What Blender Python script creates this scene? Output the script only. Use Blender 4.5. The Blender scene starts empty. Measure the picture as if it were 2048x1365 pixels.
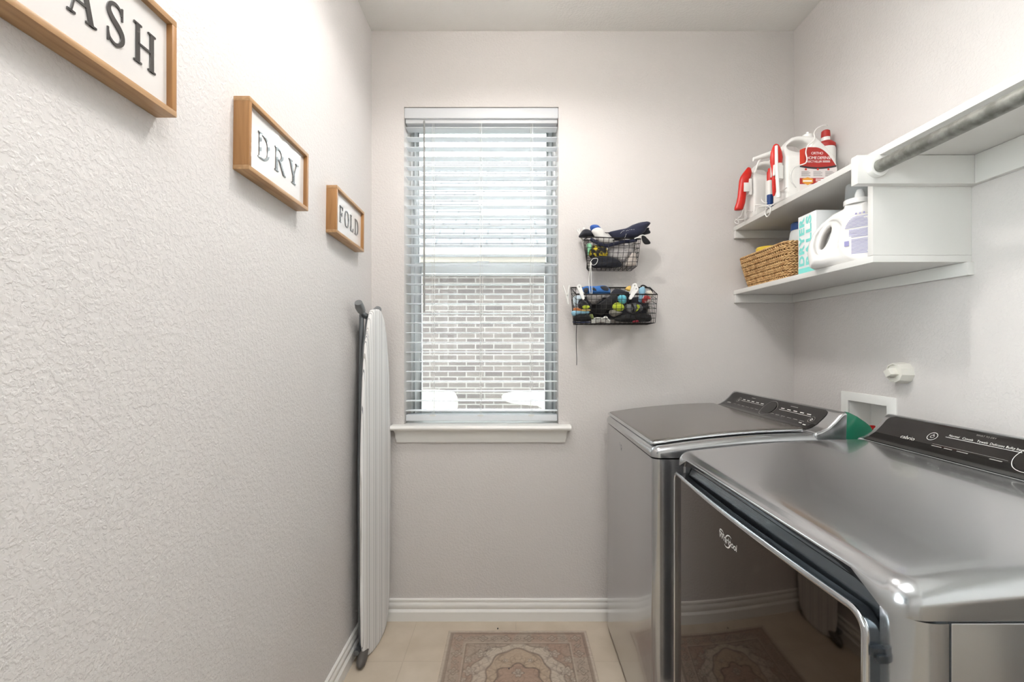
import bpy, bmesh, math, random
import numpy as np
from mathutils import Vector, Matrix, noise

random.seed(7)
SC = bpy.context.scene
COL = SC.collection
PI = math.pi

# ------------------------------------------------------------------ camera, world, lights, exposure
FPX, CX, CY = 905.0, 1024.0, 694.0      # focal length in pixels, principal column, horizon row (2048x1365)
CAMH = 1.27
cam_d = bpy.data.cameras.new('camera')
cam_d.sensor_fit = 'HORIZONTAL'
cam_d.sensor_width = 36.0
cam_d.lens = FPX / 2048.0 * 36.0
cam_d.shift_y = (CY - 682.5) / 2048.0
cam_d.clip_start = 0.02
cam = bpy.data.objects.new('camera', cam_d)
cam.location = (0, 0, CAMH)
cam.rotation_euler = (PI / 2, 0, 0)
COL.objects.link(cam)
SC.camera = cam

SC.view_settings.view_transform = 'Standard'
SC.view_settings.look = 'None'
SC.view_settings.exposure = 0.6
SC.view_settings.gamma = 1.0
SC.view_settings.use_curve_mapping = False

SKY = 12.0
LAMP = 290.0
FILL = 4.5  # strength of the added ceiling fill panel
w = bpy.data.worlds.new('overcast_sky')
SC.world = w
w.use_nodes = True
w.node_tree.nodes['Background'].inputs[0].default_value = (0.92, 0.965, 1.0, 1)
w.node_tree.nodes['Background'].inputs[1].default_value = SKY

# room measures (metres): camera stands at x=0, y=0 looking along +y
XL, XR, YB, YF, ZC = -0.654, 1.312, 2.105, -1.75, 2.74


def at(px, py, Y):
    return Vector(((px - CX) / FPX * Y, Y, CAMH - (py - CY) / FPX * Y))


# ------------------------------------------------------------------ materials
def lin(c):
    return tuple(((x / 255.0) / 12.92 if x / 255.0 <= 0.04045 else ((x / 255.0 + 0.055) / 1.055) ** 2.4) for x in c)


def rgb(c):
    c = lin(c)
    return (c[0], c[1], c[2], 1)


def mat(name, col, rough=0.5, metal=0.0, coat=0.0, coat_rough=0.05, ior=1.5, bump=None, spots=None, sheen=0.0, emit=None, trans=0.0, alpha=1.0):
    """col: sRGB 0-255.  bump: (scale, strength, distance, detail).  spots: (scale, sRGB, low, high) mottles a second colour in."""
    m = bpy.data.materials.new(name)
    m.use_nodes = True
    nt = m.node_tree
    b = nt.nodes['Principled BSDF']
    b.inputs['Base Color'].default_value = rgb(col)
    b.inputs['Roughness'].default_value = rough
    b.inputs['Metallic'].default_value = metal
    b.inputs['IOR'].default_value = ior
    b.inputs['Coat Weight'].default_value = coat
    b.inputs['Coat Roughness'].default_value = coat_rough
    b.inputs['Sheen Weight'].default_value = sheen
    b.inputs['Transmission Weight'].default_value = trans
    b.inputs['Alpha'].default_value = alpha
    if emit:
        b.inputs['Emission Color'].default_value = (*emit[0], 1)
        b.inputs['Emission Strength'].default_value = emit[1]
    tc = nt.nodes.new('ShaderNodeTexCoord')
    if spots:
        n = nt.nodes.new('ShaderNodeTexNoise')
        n.inputs['Scale'].default_value = spots[0]
        n.inputs['Detail'].default_value = 6
        nt.links.new(tc.outputs['Object'], n.inputs['Vector'])
        r = nt.nodes.new('ShaderNodeValToRGB')
        r.color_ramp.elements[0].position = spots[2]
        r.color_ramp.elements[1].position = spots[3]
        r.color_ramp.elements[0].color = rgb(col)
        r.color_ramp.elements[1].color = rgb(spots[1])
        nt.links.new(n.outputs['Fac'], r.inputs['Fac'])
        nt.links.new(r.outputs['Color'], b.inputs['Base Color'])
    if bump:
        n = nt.nodes.new('ShaderNodeTexNoise')
        n.inputs['Scale'].default_value = bump[0]
        n.inputs['Detail'].default_value = bump[3]
        nt.links.new(tc.outputs['Object'], n.inputs['Vector'])
        bp = nt.nodes.new('ShaderNodeBump')
        bp.inputs['Strength'].default_value = bump[1]
        bp.inputs['Distance'].default_value = bump[2]
        nt.links.new(n.outputs['Fac'], bp.inputs['Height'])
        nt.links.new(bp.outputs['Normal'], b.inputs['Normal'])
    return m


def plaster(name, col, strength=0.5, dist=0.004, scale=95):
    """orange-peel / knock-down wall texture: flattened blobs in relief"""
    m = mat(name, col, 0.62)
    nt = m.node_tree
    b = nt.nodes['Principled BSDF']
    tc = nt.nodes.new('ShaderNodeTexCoord')
    n = nt.nodes.new('ShaderNodeTexNoise')
    n.inputs['Scale'].default_value = scale
    n.inputs['Detail'].default_value = 3.0
    n.inputs['Roughness'].default_value = 0.55
    n.inputs['Distortion'].default_value = 0.3
    nt.links.new(tc.outputs['Object'], n.inputs['Vector'])
    r = nt.nodes.new('ShaderNodeValToRGB')
    r.color_ramp.interpolation = 'EASE'
    r.color_ramp.elements[0].position = 0.40
    r.color_ramp.elements[1].position = 0.62
    nt.links.new(n.outputs['Fac'], r.inputs['Fac'])
    bp = nt.nodes.new('ShaderNodeBump')
    bp.inputs['Strength'].default_value = strength
    bp.inputs['Distance'].default_value = dist
    nt.links.new(r.outputs['Color'], bp.inputs['Height'])
    nt.links.new(bp.outputs['Normal'], b.inputs['Normal'])
    return m


M = {}
M['wall'] = plaster('wall_paint', (214, 209, 206), 0.22, 0.003, 110)
M['wall_left'] = plaster('wall_paint_coarse', (214, 210, 208), 0.31, 0.003, 112)
M['ceiling'] = plaster('ceiling_paint', (232, 230, 226), 0.2, 0.003)
M['trim'] = mat('white_trim_paint', (236, 234, 230), 0.35)
M['shelf'] = mat('white_shelf_paint', (224, 222, 218), 0.4, bump=(60, 0.04, 0.001, 2))
M['vinyl'] = mat('white_vinyl', (240, 243, 244), 0.35)
M['blind'] = None
M['wand'] = mat('grey_wand', (150, 150, 148), 0.3)
M['cord'] = mat('white_cord', (235, 234, 230), 0.7)
M['steel'] = mat('grey_metallic_paint', (178, 179, 181), 0.20, 0.88, coat=0.6, coat_rough=0.06)
M['steel_dark'] = mat('dark_metallic_paint', (92, 98, 104), 0.22, 0.85, coat=0.5)
M['chrome'] = mat('chrome_trim', (205, 208, 212), 0.12, 1.0)
M['glass_black'] = mat('black_console_glass', (17, 15, 14), 0.10, 0.0, coat=0.15, coat_rough=0.03, ior=1.45)
M['lid_glass'] = mat('smoked_lid_glass', (70, 63, 57), 0.22, 0.0, coat=0.5, coat_rough=0.12, ior=1.9, spots=(220, (90, 82, 75), 0.45, 0.7))
M['door_glass'] = mat('smoked_door_glass', (80, 72, 65), 0.035, 1.0)
M['gasket'] = mat('dark_gasket', (34, 38, 42), 0.35)
M['print'] = mat('pale_print', (214, 212, 208), 0.5)
M['print_dim'] = mat('grey_print', (140, 136, 132), 0.5)
M['green'] = mat('green_film', (38, 112, 86), 0.18, coat=0.4)
M['white_plastic'] = mat('white_plastic', (238, 237, 233), 0.3)
M['pvc'] = mat('pvc_plastic', (226, 223, 214), 0.35)
M['red'] = mat('red_plastic', (204, 34, 24), 0.35)
M['red_valve'] = mat('red_valve', (176, 12, 20), 0.35)
M['brass'] = mat('brass', (170, 140, 90), 0.3, 1.0)
M['galv'] = mat('galvanised_pipe', (132, 132, 126), 0.42, 0.8, spots=(38, (168, 168, 162), 0.42, 0.66), bump=(120, 0.1, 0.001, 3))
M['wire'] = mat('black_wire', (30, 27, 26), 0.45, 0.3)
M['enamel'] = mat('white_enamel', (220, 216, 213), 0.22, coat=1.0, coat_rough=0.04, bump=(11, 0.25, 0.004, 1))
M['letter'] = mat('black_gloss_letter', (34, 31, 30), 0.25, coat=1.0, coat_rough=0.05, ior=1.8)
M['leg_metal'] = mat('grey_leg_metal', (120, 124, 128), 0.35, 0.8)
M['leg_plastic'] = mat('grey_leg_plastic', (116, 118, 120), 0.4)
M['foot_dark'] = mat('dark_rubber_foot', (92, 88, 84), 0.45)
M['bulb'] = mat('lit_bulb', (255, 250, 240), 0.4, emit=((1.0, 0.97, 0.935), LAMP))
M['fill_glow'] = mat('fill_panel_glow', (255, 250, 240), 0.4, emit=((0.985, 0.99, 1.0), FILL))  # glow of the added fill panel
M['nickel'] = mat('brushed_nickel', (190, 188, 184), 0.3, 1.0)


def wood(name, c1, c2, axis):
    m = mat(name, c1, 0.42)
    nt = m.node_tree
    b = nt.nodes['Principled BSDF']
    tc = nt.nodes.new('ShaderNodeTexCoord')
    mp = nt.nodes.new('ShaderNodeMapping')
    s = [70, 70, 70]
    s[axis] = 6
    mp.inputs['Scale'].default_value = s
    n = nt.nodes.new('ShaderNodeTexNoise')
    n.inputs['Scale'].default_value = 1.0
    n.inputs['Detail'].default_value = 5
    n.inputs['Distortion'].default_value = 0.8
    r = nt.nodes.new('ShaderNodeValToRGB')
    r.color_ramp.elements[0].position = 0.3
    r.color_ramp.elements[1].position = 0.72
    r.color_ramp.elements[0].color = rgb(c1)
    r.color_ramp.elements[1].color = rgb(c2)
    nt.links.new(tc.outputs['Object'], mp.inputs['Vector'])
    nt.links.new(mp.outputs['Vector'], n.inputs['Vector'])
    nt.links.new(n.outputs['Fac'], r.inputs['Fac'])
    nt.links.new(r.outputs['Color'], b.inputs['Base Color'])
    return m


M['wood_y'] = wood('honey_wood_long_grain', (190, 152, 110), (158, 120, 80), 1)
M['wood_z'] = wood('honey_wood_upright_grain', (172, 126, 78), (144, 102, 60), 2)


def glass_pane_mat():
    m = bpy.data.materials.new('window_glass')
    m.use_nodes = True
    nt = m.node_tree
    nt.nodes.remove(nt.nodes['Principled BSDF'])
    out = nt.nodes['Material Output']
    tr = nt.nodes.new('ShaderNodeBsdfTransparent')
    tr.inputs[0].default_value = (0.93, 0.96, 0.95, 1)
    gl = nt.nodes.new('ShaderNodeBsdfGlossy')
    gl.inputs['Roughness'].default_value = 0.02
    fr = nt.nodes.new('ShaderNodeFresnel')
    fr.inputs[0].default_value = 1.45
    mx = nt.nodes.new('ShaderNodeMixShader')
    nt.links.new(fr.outputs[0], mx.inputs[0])
    nt.links.new(tr.outputs[0], mx.inputs[1])
    nt.links.new(gl.outputs[0], mx.inputs[2])
    nt.links.new(mx.outputs[0], out.inputs['Surface'])
    return m


M['pane'] = glass_pane_mat()


def slat_mat():
    m = mat('white_blind_slat', (243, 244, 246), 0.4)
    nt = m.node_tree
    b = nt.nodes['Principled BSDF']
    t = nt.nodes.new('ShaderNodeBsdfTranslucent')
    t.inputs[0].default_value = rgb((238, 242, 246))
    mx = nt.nodes.new('ShaderNodeMixShader')
    mx.inputs[0].default_value = 0.3
    nt.links.new(b.outputs[0], mx.inputs[1])
    nt.links.new(t.outputs[0], mx.inputs[2])
    nt.links.new(mx.outputs[0], nt.nodes['Material Output'].inputs['Surface'])
    return m


M['blind'] = slat_mat()


def clear_plastic(name, tint, fac=0.25):
    m = bpy.data.materials.new(name)
    m.use_nodes = True
    nt = m.node_tree
    b = nt.nodes['Principled BSDF']
    b.inputs['Base Color'].default_value = rgb(tint)
    b.inputs['Roughness'].default_value = 0.08
    out = nt.nodes['Material Output']
    tr = nt.nodes.new('ShaderNodeBsdfTransparent')
    mx = nt.nodes.new('ShaderNodeMixShader')
    mx.inputs[0].default_value = fac
    nt.links.new(tr.outputs[0], mx.inputs[1])
    nt.links.new(b.outputs[0], mx.inputs[2])
    nt.links.new(mx.outputs[0], out.inputs['Surface'])
    return m


def shade_glass():  # for the ring added round the bulbs to dim the upper walls
    m = bpy.data.materials.new('frosted_dimming_glass')
    m.use_nodes = True
    nt = m.node_tree
    nt.nodes.remove(nt.nodes['Principled BSDF'])
    t = nt.nodes.new('ShaderNodeBsdfTranslucent')
    t.inputs[0].default_value = (0.55, 0.54, 0.53, 1)
    p = nt.nodes.new('ShaderNodeBsdfTransparent')
    mx = nt.nodes.new('ShaderNodeMixShader')
    mx.inputs[0].default_value = 0.3
    nt.links.new(t.outputs[0], mx.inputs[1])
    nt.links.new(p.outputs[0], mx.inputs[2])
    nt.links.new(mx.outputs[0], nt.nodes['Material Output'].inputs['Surface'])
    return m


M['shade'] = shade_glass()
M['clear'] = clear_plastic('clear_plastic', (215, 222, 226), 0.2)
M['tube_clear'] = clear_plastic('clear_tubing', (235, 235, 232), 0.6)


def tiles():
    m = mat('beige_floor_tile', (208, 194, 176), 0.38)
    nt = m.node_tree
    b = nt.nodes['Principled BSDF']
    tc = nt.nodes.new('ShaderNodeTexCoord')
    mp = nt.nodes.new('ShaderNodeMapping')
    mp.inputs['Location'].default_value = (0.312, 0.1815, 0)
    br = nt.nodes.new('ShaderNodeTexBrick')
    br.offset = 0.0
    br.inputs['Scale'].default_value = 1.0
    br.inputs['Brick Width'].default_value = 0.457
    br.inputs['Row Height'].default_value = 0.457
    br.inputs['Mortar Size'].default_value = 0.0022
    br.inputs['Mortar Smooth'].default_value = 0.3
    br.inputs['Color1'].default_value = rgb((210, 197, 180))
    br.inputs['Color2'].default_value = rgb((205, 191, 173))
    br.inputs['Mortar'].default_value = rgb((199, 185, 167))
    n = nt.nodes.new('ShaderNodeTexNoise')
    n.inputs['Scale'].default_value = 9
    n.inputs['Detail'].default_value = 8
    r = nt.nodes.new('ShaderNodeValToRGB')
    r.color_ramp.elements[0].position = 0.35
    r.color_ramp.elements[1].position = 0.7
    r.color_ramp.elements[0].color = (0.80, 0.78, 0.74, 1)
    r.color_ramp.elements[1].color = (1, 1, 1, 1)
    mx = nt.nodes.new('ShaderNodeMix')
    mx.data_type = 'RGBA'
    mx.blend_type = 'MULTIPLY'
    mx.inputs['Factor'].default_value = 0.6
    nt.links.new(tc.outputs['Object'], mp.inputs['Vector'])
    nt.links.new(mp.outputs['Vector'], br.inputs['Vector'])
    nt.links.new(tc.outputs['Object'], n.inputs['Vector'])
    nt.links.new(n.outputs['Fac'], r.inputs['Fac'])
    nt.links.new(br.outputs['Color'], mx.inputs[6])
    nt.links.new(r.outputs['Color'], mx.inputs[7])
    nt.links.new(mx.outputs[2], b.inputs['Base Color'])
    bp = nt.nodes.new('ShaderNodeBump')
    bp.invert = True
    bp.inputs['Strength'].default_value = 0.4
    bp.inputs['Distance'].default_value = 0.002
    nt.links.new(br.outputs['Fac'], bp.inputs['Height'])
    nt.links.new(bp.outputs['Normal'], b.inputs['Normal'])
    return m


M['tile'] = tiles()


def bricks(name, bw, rh, mortar, c1, c2, cm, vert=True, squash=1.0):
    m = mat(name, c1, 0.85)
    nt = m.node_tree
    b = nt.nodes['Principled BSDF']
    tc = nt.nodes.new('ShaderNodeTexCoord')
    sp = nt.nodes.new('ShaderNodeSeparateXYZ')
    cb = nt.nodes.new('ShaderNodeCombineXYZ')
    br = nt.nodes.new('ShaderNodeTexBrick')
    br.inputs['Scale'].default_value = 1.0
    br.inputs['Brick Width'].default_value = bw
    br.inputs['Row Height'].default_value = rh
    br.inputs['Mortar Size'].default_value = mortar
    br.inputs['Mortar Smooth'].default_value = 0.1
    br.inputs['Bias'].default_value = 0.0
    br.inputs['Color1'].default_value = rgb(c1)
    br.inputs['Color2'].default_value = rgb(c2)
    br.inputs['Mortar'].default_value = rgb(cm)
    nt.links.new(tc.outputs['Object'], sp.inputs[0])
    nt.links.new(sp.outputs['X'], cb.inputs['X'])
    nt.links.new(sp.outputs['Z' if vert else 'Y'], cb.inputs['Y'])
    nt.links.new(cb.outputs[0], br.inputs['Vector'])
    n = nt.nodes.new('ShaderNodeTexNoise')
    n.inputs['Scale'].default_value = 7
    n.inputs['Detail'].default_value = 6
    nt.links.new(tc.outputs['Object'], n.inputs['Vector'])
    mx = nt.nodes.new('ShaderNodeMix')
    mx.data_type = 'RGBA'
    mx.blend_type = 'OVERLAY'
    mx.inputs['Factor'].default_value = 0.3
    nt.links.new(br.outputs['Color'], mx.inputs[6])
    nt.links.new(n.outputs['Fac'], mx.inputs[7])
    nt.links.new(mx.outputs[2], b.inputs['Base Color'])
    return m


M['brick'] = bricks('grey_brick', 0.25, 0.0755, 0.009, (62, 55, 52), (49, 42, 41), (85, 81, 78))
M['shingle'] = bricks('pale_roof_shingle', 0.33, 0.16, 0.012, (58, 56, 57), (53, 51, 53), (26, 24, 25), vert=False)
M['fascia'] = mat('tan_eave_paint', (86, 80, 73), 0.6)
M['taupe_wood'] = mat('taupe_cupboard_paint', (132, 118, 104), 0.5)
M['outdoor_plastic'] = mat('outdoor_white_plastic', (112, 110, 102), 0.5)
M['bounce_concrete'] = mat('pale_bounce_concrete', (236, 234, 230), 0.8, bump=(30, 0.2, 0.005, 4))  # kept pale so the unseen ground bounces daylight upward
M['lawn'] = mat('lawn_grass', (96, 124, 62), 0.9, spots=(30, (70, 98, 44), 0.4, 0.7), bump=(80, 0.6, 0.03, 4))


def stripes():
    """cover fabric: white ground, fine grey stripes, a warm grey band and a dotted band, running up the board"""
    m = mat('striped_board_cover', (236, 234, 231), 0.8, bump=(9, 0.15, 0.01, 2))
    nt = m.node_tree
    b = nt.nodes['Principled BSDF']
    tc = nt.nodes.new('ShaderNodeTexCoord')
    sp = nt.nodes.new('ShaderNodeSeparateXYZ')
    nt.links.new(tc.outputs['Object'], sp.inputs[0])

    def mth(op, a, bb=None):
        x = nt.nodes.new('ShaderNodeMath')
        x.operation = op
        for i, v in enumerate((a, bb)):
            if v is None:
                continue
            if isinstance(v, (int, float)):
                x.inputs[i].default_value = v
            else:
                nt.links.new(v, x.inputs[i])
        return x.outputs[0]
    f = mth('FRACT', mth('ADD', mth('DIVIDE', sp.outputs['Y'], 0.056), 10.0))
    r = nt.nodes.new('ShaderNodeValToRGB')
    cr = r.color_ramp
    cr.interpolation = 'CONSTANT'
    W, G, D = rgb((238, 237, 236)), rgb((186, 183, 180)), rgb((152, 154, 158))
    els = [(0.0, W), (0.10, D), (0.125, W), (0.22, G), (0.28, W), (0.42, D), (0.445, W), (0.52, D), (0.545, W), (0.68, rgb((196, 192, 188))), (0.70, W), (0.86, D), (0.885, W)]
    cr.elements[0].position, cr.elements[0].color = els[0]
    cr.elements[1].position, cr.elements[1].color = els[1]
    for p, c in els[2:]:
        e = cr.elements.new(p)
        e.color = c
    nt.links.new(f, r.inputs['Fac'])
    # dotted band beside the stripes
    dz = mth('FRACT', mth('DIVIDE', sp.outputs['Z'], 0.006))
    in_band = mth('MULTIPLY', mth('GREATER_THAN', f, 0.57), mth('LESS_THAN', f, 0.64))
    dots = mth('MULTIPLY', in_band, mth('GREATER_THAN', dz, 0.5))
    mx = nt.nodes.new('ShaderNodeMix')
    mx.data_type = 'RGBA'
    nt.links.new(dots, mx.inputs['Factor'])
    nt.links.new(r.outputs['Color'], mx.inputs[6])
    mx.inputs[7].default_value = D
    nt.links.new(mx.outputs[2], b.inputs['Base Color'])
    return m


M['stripes'] = stripes()


def fabric(name, col, col2=None, rough=0.85):
    return mat(name, col, rough, sheen=0.15, bump=(60, 0.35, 0.004, 4), spots=(45, col2, 0.48, 0.6) if col2 else None)


# ------------------------------------------------------------------ mesh helpers
WM = {}


class MB:
    def __init__(s):
        s.v, s.f = [], []

    def add(s, vs, fs):
        o = len(s.v)
        s.v += [tuple(v) for v in vs]
        s.f += [tuple(i + o for i in f) for f in fs]
        return s

    def box(s, x0, x1, y0, y1, z0, z1):
        return s.add([(x0, y0, z0), (x1, y0, z0), (x1, y1, z0), (x0, y1, z0), (x0, y0, z1), (x1, y0, z1), (x1, y1, z1), (x0, y1, z1)],
                     [(0, 3, 2, 1), (4, 5, 6, 7), (0, 1, 5, 4), (1, 2, 6, 5), (2, 3, 7, 6), (3, 0, 4, 7)])

    def loft(s, loops, cap=True, closed=False):
        n = len(loops[0])
        vs = [p for l in loops for p in l]
        fs = []
        m = len(loops)
        for i in range(m if closed else m - 1):
            a, b = i * n, ((i + 1) % m) * n
            for j in range(n):
                k = (j + 1) % n
                fs.append((a + j, a + k, b + k, b + j))
        if cap and not closed:
            fs.append(tuple(range(n))[::-1])
            fs.append(tuple(range((m - 1) * n, m * n)))
        return s.add(vs, fs)

    def tube(s, path, r, n=8, closed=False, up=None, flat=1.0):
        P = [Vector(p) for p in path]
        rr = r if isinstance(r, (list, tuple)) else [r] * len(P)
        loops = []
        prev = None
        m = len(P)
        for i, p in enumerate(P):
            if closed:
                t = P[(i + 1) % m] - P[i - 1]
            else:
                t = P[min(i + 1, m - 1)] - P[max(i - 1, 0)]
            if t.length < 1e-9:
                t = Vector((0, 0, 1))
            t.normalize()
            if prev is None:
                a = Vector(up) if up else (Vector((0, 0, 1)) if abs(t.z) < 0.9 else Vector((1, 0, 0)))
            else:
                a = prev
            a = a - t * a.dot(t)
            if a.length < 1e-6:
                a = t.orthogonal()
            a.normalize()
            prev = a
            b = t.cross(a)
            loops.append([p + a * (math.cos(q) * rr[i]) + b * (math.sin(q) * rr[i] * flat) for q in [2 * PI * k / n for k in range(n)]])
        return s.loft(loops, closed=closed)

    def lathe(s, prof, o, axis=(0, 0, 1), n=24):
        ax = Vector(axis).normalized()
        a = ax.orthogonal().normalized()
        b = ax.cross(a)
        o = Vector(o)
        loops = [[o + ax * h + (a * math.cos(2 * PI * k / n) + b * math.sin(2 * PI * k / n)) * max(r, 1e-5) for k in range(n)] for r, h in prof]
        return s.loft(loops)

    def prism(s, poly, o, u, v, w0, w1):
        o, u, v = Vector(o), Vector(u), Vector(v)
        wn = u.cross(v)
        return s.loft([[o + u * x + v * y + wn * w0 for x, y in poly], [o + u * x + v * y + wn * w1 for x, y in poly]])

    def ico(s, c, r, sub=2):
        bm = bmesh.new()
        bmesh.ops.create_icosphere(bm, subdivisions=sub, radius=1.0)
        rv = r if isinstance(r, (list, tuple)) else (r, r, r)
        s.add([(c[0] + q.co.x * rv[0], c[1] + q.co.y * rv[1], c[2] + q.co.z * rv[2]) for q in bm.verts], [[x.index for x in f.verts] for f in bm.faces])
        bm.free()
        return s

    def text(s, body, size, fn, align='CENTER', extrude=0.0, shear=0.0, spacing=1.0, weight=0.0):
        """lettering as geometry; fn maps (x, y, height above the surface) to a point"""
        cu = bpy.data.curves.new('lettering', 'FONT')
        cu.body = body
        cu.size = size
        cu.align_x = align
        cu.align_y = 'CENTER'
        cu.extrude = extrude
        cu.offset = weight
        cu.shear = shear
        cu.space_character = spacing
        cu.resolution_u = 3
        ob = bpy.data.objects.new('lettering', cu)
        COL.objects.link(ob)
        dg = bpy.context.evaluated_depsgraph_get()
        dg.update()
        me = bpy.data.meshes.new_from_object(ob.evaluated_get(dg))
        s.add([fn(v.co.x, v.co.y, v.co.z) for v in me.vertices], [list(p.vertices) for p in me.polygons])
        bpy.data.objects.remove(ob)
        bpy.data.curves.remove(cu)
        bpy.data.meshes.remove(me)
        return s

    def build(s, name, m, parent=None, bevel=0.0, seg=2, smooth=35, flip=True, subsurf=0, label=None):
        me = bpy.data.meshes.new(name)
        me.from_pydata([tuple(v) for v in s.v], [], [tuple(f) for f in s.f])
        bm = bmesh.new()
        bm.from_mesh(me)
        if flip:
            bmesh.ops.recalc_face_normals(bm, faces=bm.faces)
        if bevel > 0:
            bmesh.ops.remove_doubles(bm, verts=bm.verts, dist=1e-6)
            ed = [e for e in bm.edges if len(e.link_faces) == 2 and e.calc_face_angle(0) > 0.6]
            bmesh.ops.bevel(bm, geom=ed, offset=bevel, segments=seg, profile=0.6, affect='EDGES', clamp_overlap=True)
        bm.to_mesh(me)
        bm.free()
        if parent is not None:
            W = WM[parent]
        else:
            cs = np.array([v.co[:] for v in me.vertices])
            lo, hi = cs.min(0), cs.max(0)
            W = Matrix.Translation(((lo[0] + hi[0]) / 2, (lo[1] + hi[1]) / 2, lo[2]))
        me.transform(W.inverted())
        if smooth:
            me.shade_smooth()
            if smooth < 180:
                me.set_sharp_from_angle(angle=math.radians(smooth))
        me.materials.append(m)
        o = bpy.data.objects.new(name, me)
        COL.objects.link(o)
        if parent is not None:
            o.parent = parent
        else:
            o.matrix_world = W
        WM[o] = W
        if subsurf:
            sm = o.modifiers.new('smooth', 'SUBSURF')
            sm.levels = sm.render_levels = subsurf
        if label:
            o['label'] = label
        return o


def clusters(mb, gap, name, m, parent, **kw):
    """build a mesh as one part per separate patch (pieces closer than gap belong together)"""
    n = len(mb.v)
    up = list(range(n))

    def find(a):
        while up[a] != a:
            up[a] = up[up[a]]
            a = up[a]
        return a
    for f in mb.f:
        for i in f[1:]:
            up[find(i)] = find(f[0])
    V_ = np.array([tuple(v) for v in mb.v])
    isl = {}
    for i in range(n):
        isl.setdefault(find(i), []).append(i)
    keys = list(isl)
    bb = {k: (V_[isl[k]].min(0) - gap / 2, V_[isl[k]].max(0) + gap / 2) for k in keys}
    g = {k: k for k in keys}

    def fg(a):
        while g[a] != a:
            a = g[a]
        return a
    for i, a in enumerate(keys):
        for b in keys[:i]:
            if np.all(bb[a][0] <= bb[b][1]) and np.all(bb[b][0] <= bb[a][1]):
                g[fg(a)] = fg(b)
    out = {}
    for k in keys:
        out.setdefault(fg(k), set()).update(isl[k])
    for ids in out.values():
        ren = {}
        q = MB()
        for f in mb.f:
            if f[0] in ids:
                for i in f:
                    if i not in ren:
                        ren[i] = len(q.v)
                        q.v.append(mb.v[i])
                q.f.append(tuple(ren[i] for i in f))
        q.build(name, m, parent, **kw)


def tag(o, label, cat, group=None):
    o['label'] = label
    o['category'] = cat
    if group:
        o['group'] = group
    return o


def thing(name, loc, label, cat, group=None, rot=(0, 0, 0)):
    o = bpy.data.objects.new(name, None)
    o.empty_display_size = 0.05
    from mathutils import Euler
    W = Matrix.Translation(loc) @ Euler(rot).to_matrix().to_4x4()
    o.matrix_world = W
    COL.objects.link(o)
    WM[o] = W
    return tag(o, label, cat, group)


def structure(o):
    o['kind'] = 'structure'
    return o


def copy_tree(o, mat_world=None):
    """a copy of a thing and of each of its parts"""
    c = o.copy()
    COL.objects.link(c)
    for ch in [x for x in bpy.data.objects if x.parent == o]:
        d = ch.copy()
        d.parent = c
        COL.objects.link(d)
    return c


def smoothstep(a, b, x):
    t = min(1, max(0, (x - a) / (b - a)))
    return t * t * (3 - 2 * t)


def catmull(pts, k=6, closed=True):
    out = []
    n = len(pts)
    P = [Vector(p) for p in pts]
    for i in range(n if closed else n - 1):
        p0, p1, p2, p3 = (P[(i - 1) % n], P[i], P[(i + 1) % n], P[(i + 2) % n]) if closed else (P[max(i - 1, 0)], P[i], P[i + 1], P[min(i + 2, n - 1)])
        for j in range(k):
            t = j / k
            out.append(0.5 * ((2 * p1) + (-p0 + p2) * t + (2 * p0 - 5 * p1 + 4 * p2 - p3) * t * t + (-p0 + 3 * p1 - 3 * p2 + p3) * t * t * t))
    if not closed:
        out.append(P[-1])
    return out


def rrect(x0, x1, y0, y1, r, nc=6, ns=8):
    """rounded rectangle, counter-clockwise, straights divided"""
    pts = []
    for cx, cy, a0 in ((x1 - r, y0 + r, -PI / 2), (x1 - r, y1 - r, 0), (x0 + r, y1 - r, PI / 2), (x0 + r, y0 + r, PI)):
        arc = [(cx + r * math.cos(a0 + PI / 2 * i / nc), cy + r * math.sin(a0 + PI / 2 * i / nc)) for i in range(nc + 1)]
        if pts:
            a, b = pts[-1], arc[0]
            pts += [(a[0] + (b[0] - a[0]) * i / ns, a[1] + (b[1] - a[1]) * i / ns) for i in range(1, ns)]
        pts += arc
    a, b = pts[-1], pts[0]
    pts += [(a[0] + (b[0] - a[0]) * i / ns, a[1] + (b[1] - a[1]) * i / ns) for i in range(1, ns)]
    return pts


# ---- signed-distance solids (for moulded jugs) meshed with surface nets
def sd_poly(px, pz, pts):
    d = np.full(px.shape, 1e9)
    s = np.ones(px.shape)
    n = len(pts)
    for i in range(n):
        ax, az = pts[i]
        bx, bz = pts[i - 1]
        ex, ez = bx - ax, bz - az
        wx, wz = px - ax, pz - az
        t = np.clip((wx * ex + wz * ez) / (ex * ex + ez * ez + 1e-12), 0, 1)
        d = np.minimum(d, (wx - ex * t) ** 2 + (wz - ez * t) ** 2)
        c1, c2, c3 = pz >= az, pz < bz, ex * wz > ez * wx
        s = np.where((c1 & c2 & c3) | (~c1 & ~c2 & ~c3), -s, s)
    return s * np.sqrt(d)


def sd_extrude(d2, t, h, r):
    a, b = d2 + r, np.abs(t) - h + r
    return np.minimum(np.maximum(a, b), 0) + np.sqrt(np.maximum(a, 0) ** 2 + np.maximum(b, 0) ** 2) - r


def sd_ell(a, b, ra, rb):
    k = np.sqrt((a / ra) ** 2 + (b / rb) ** 2)
    return (k - 1) * min(ra, rb)


def smin(a, b, k):
    h = np.clip(0.5 + 0.5 * (b - a) / k, 0, 1)
    return b + (a - b) * h - k * h * (1 - h)


def smax(a, b, k):
    return -smin(-a, -b, k)


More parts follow.
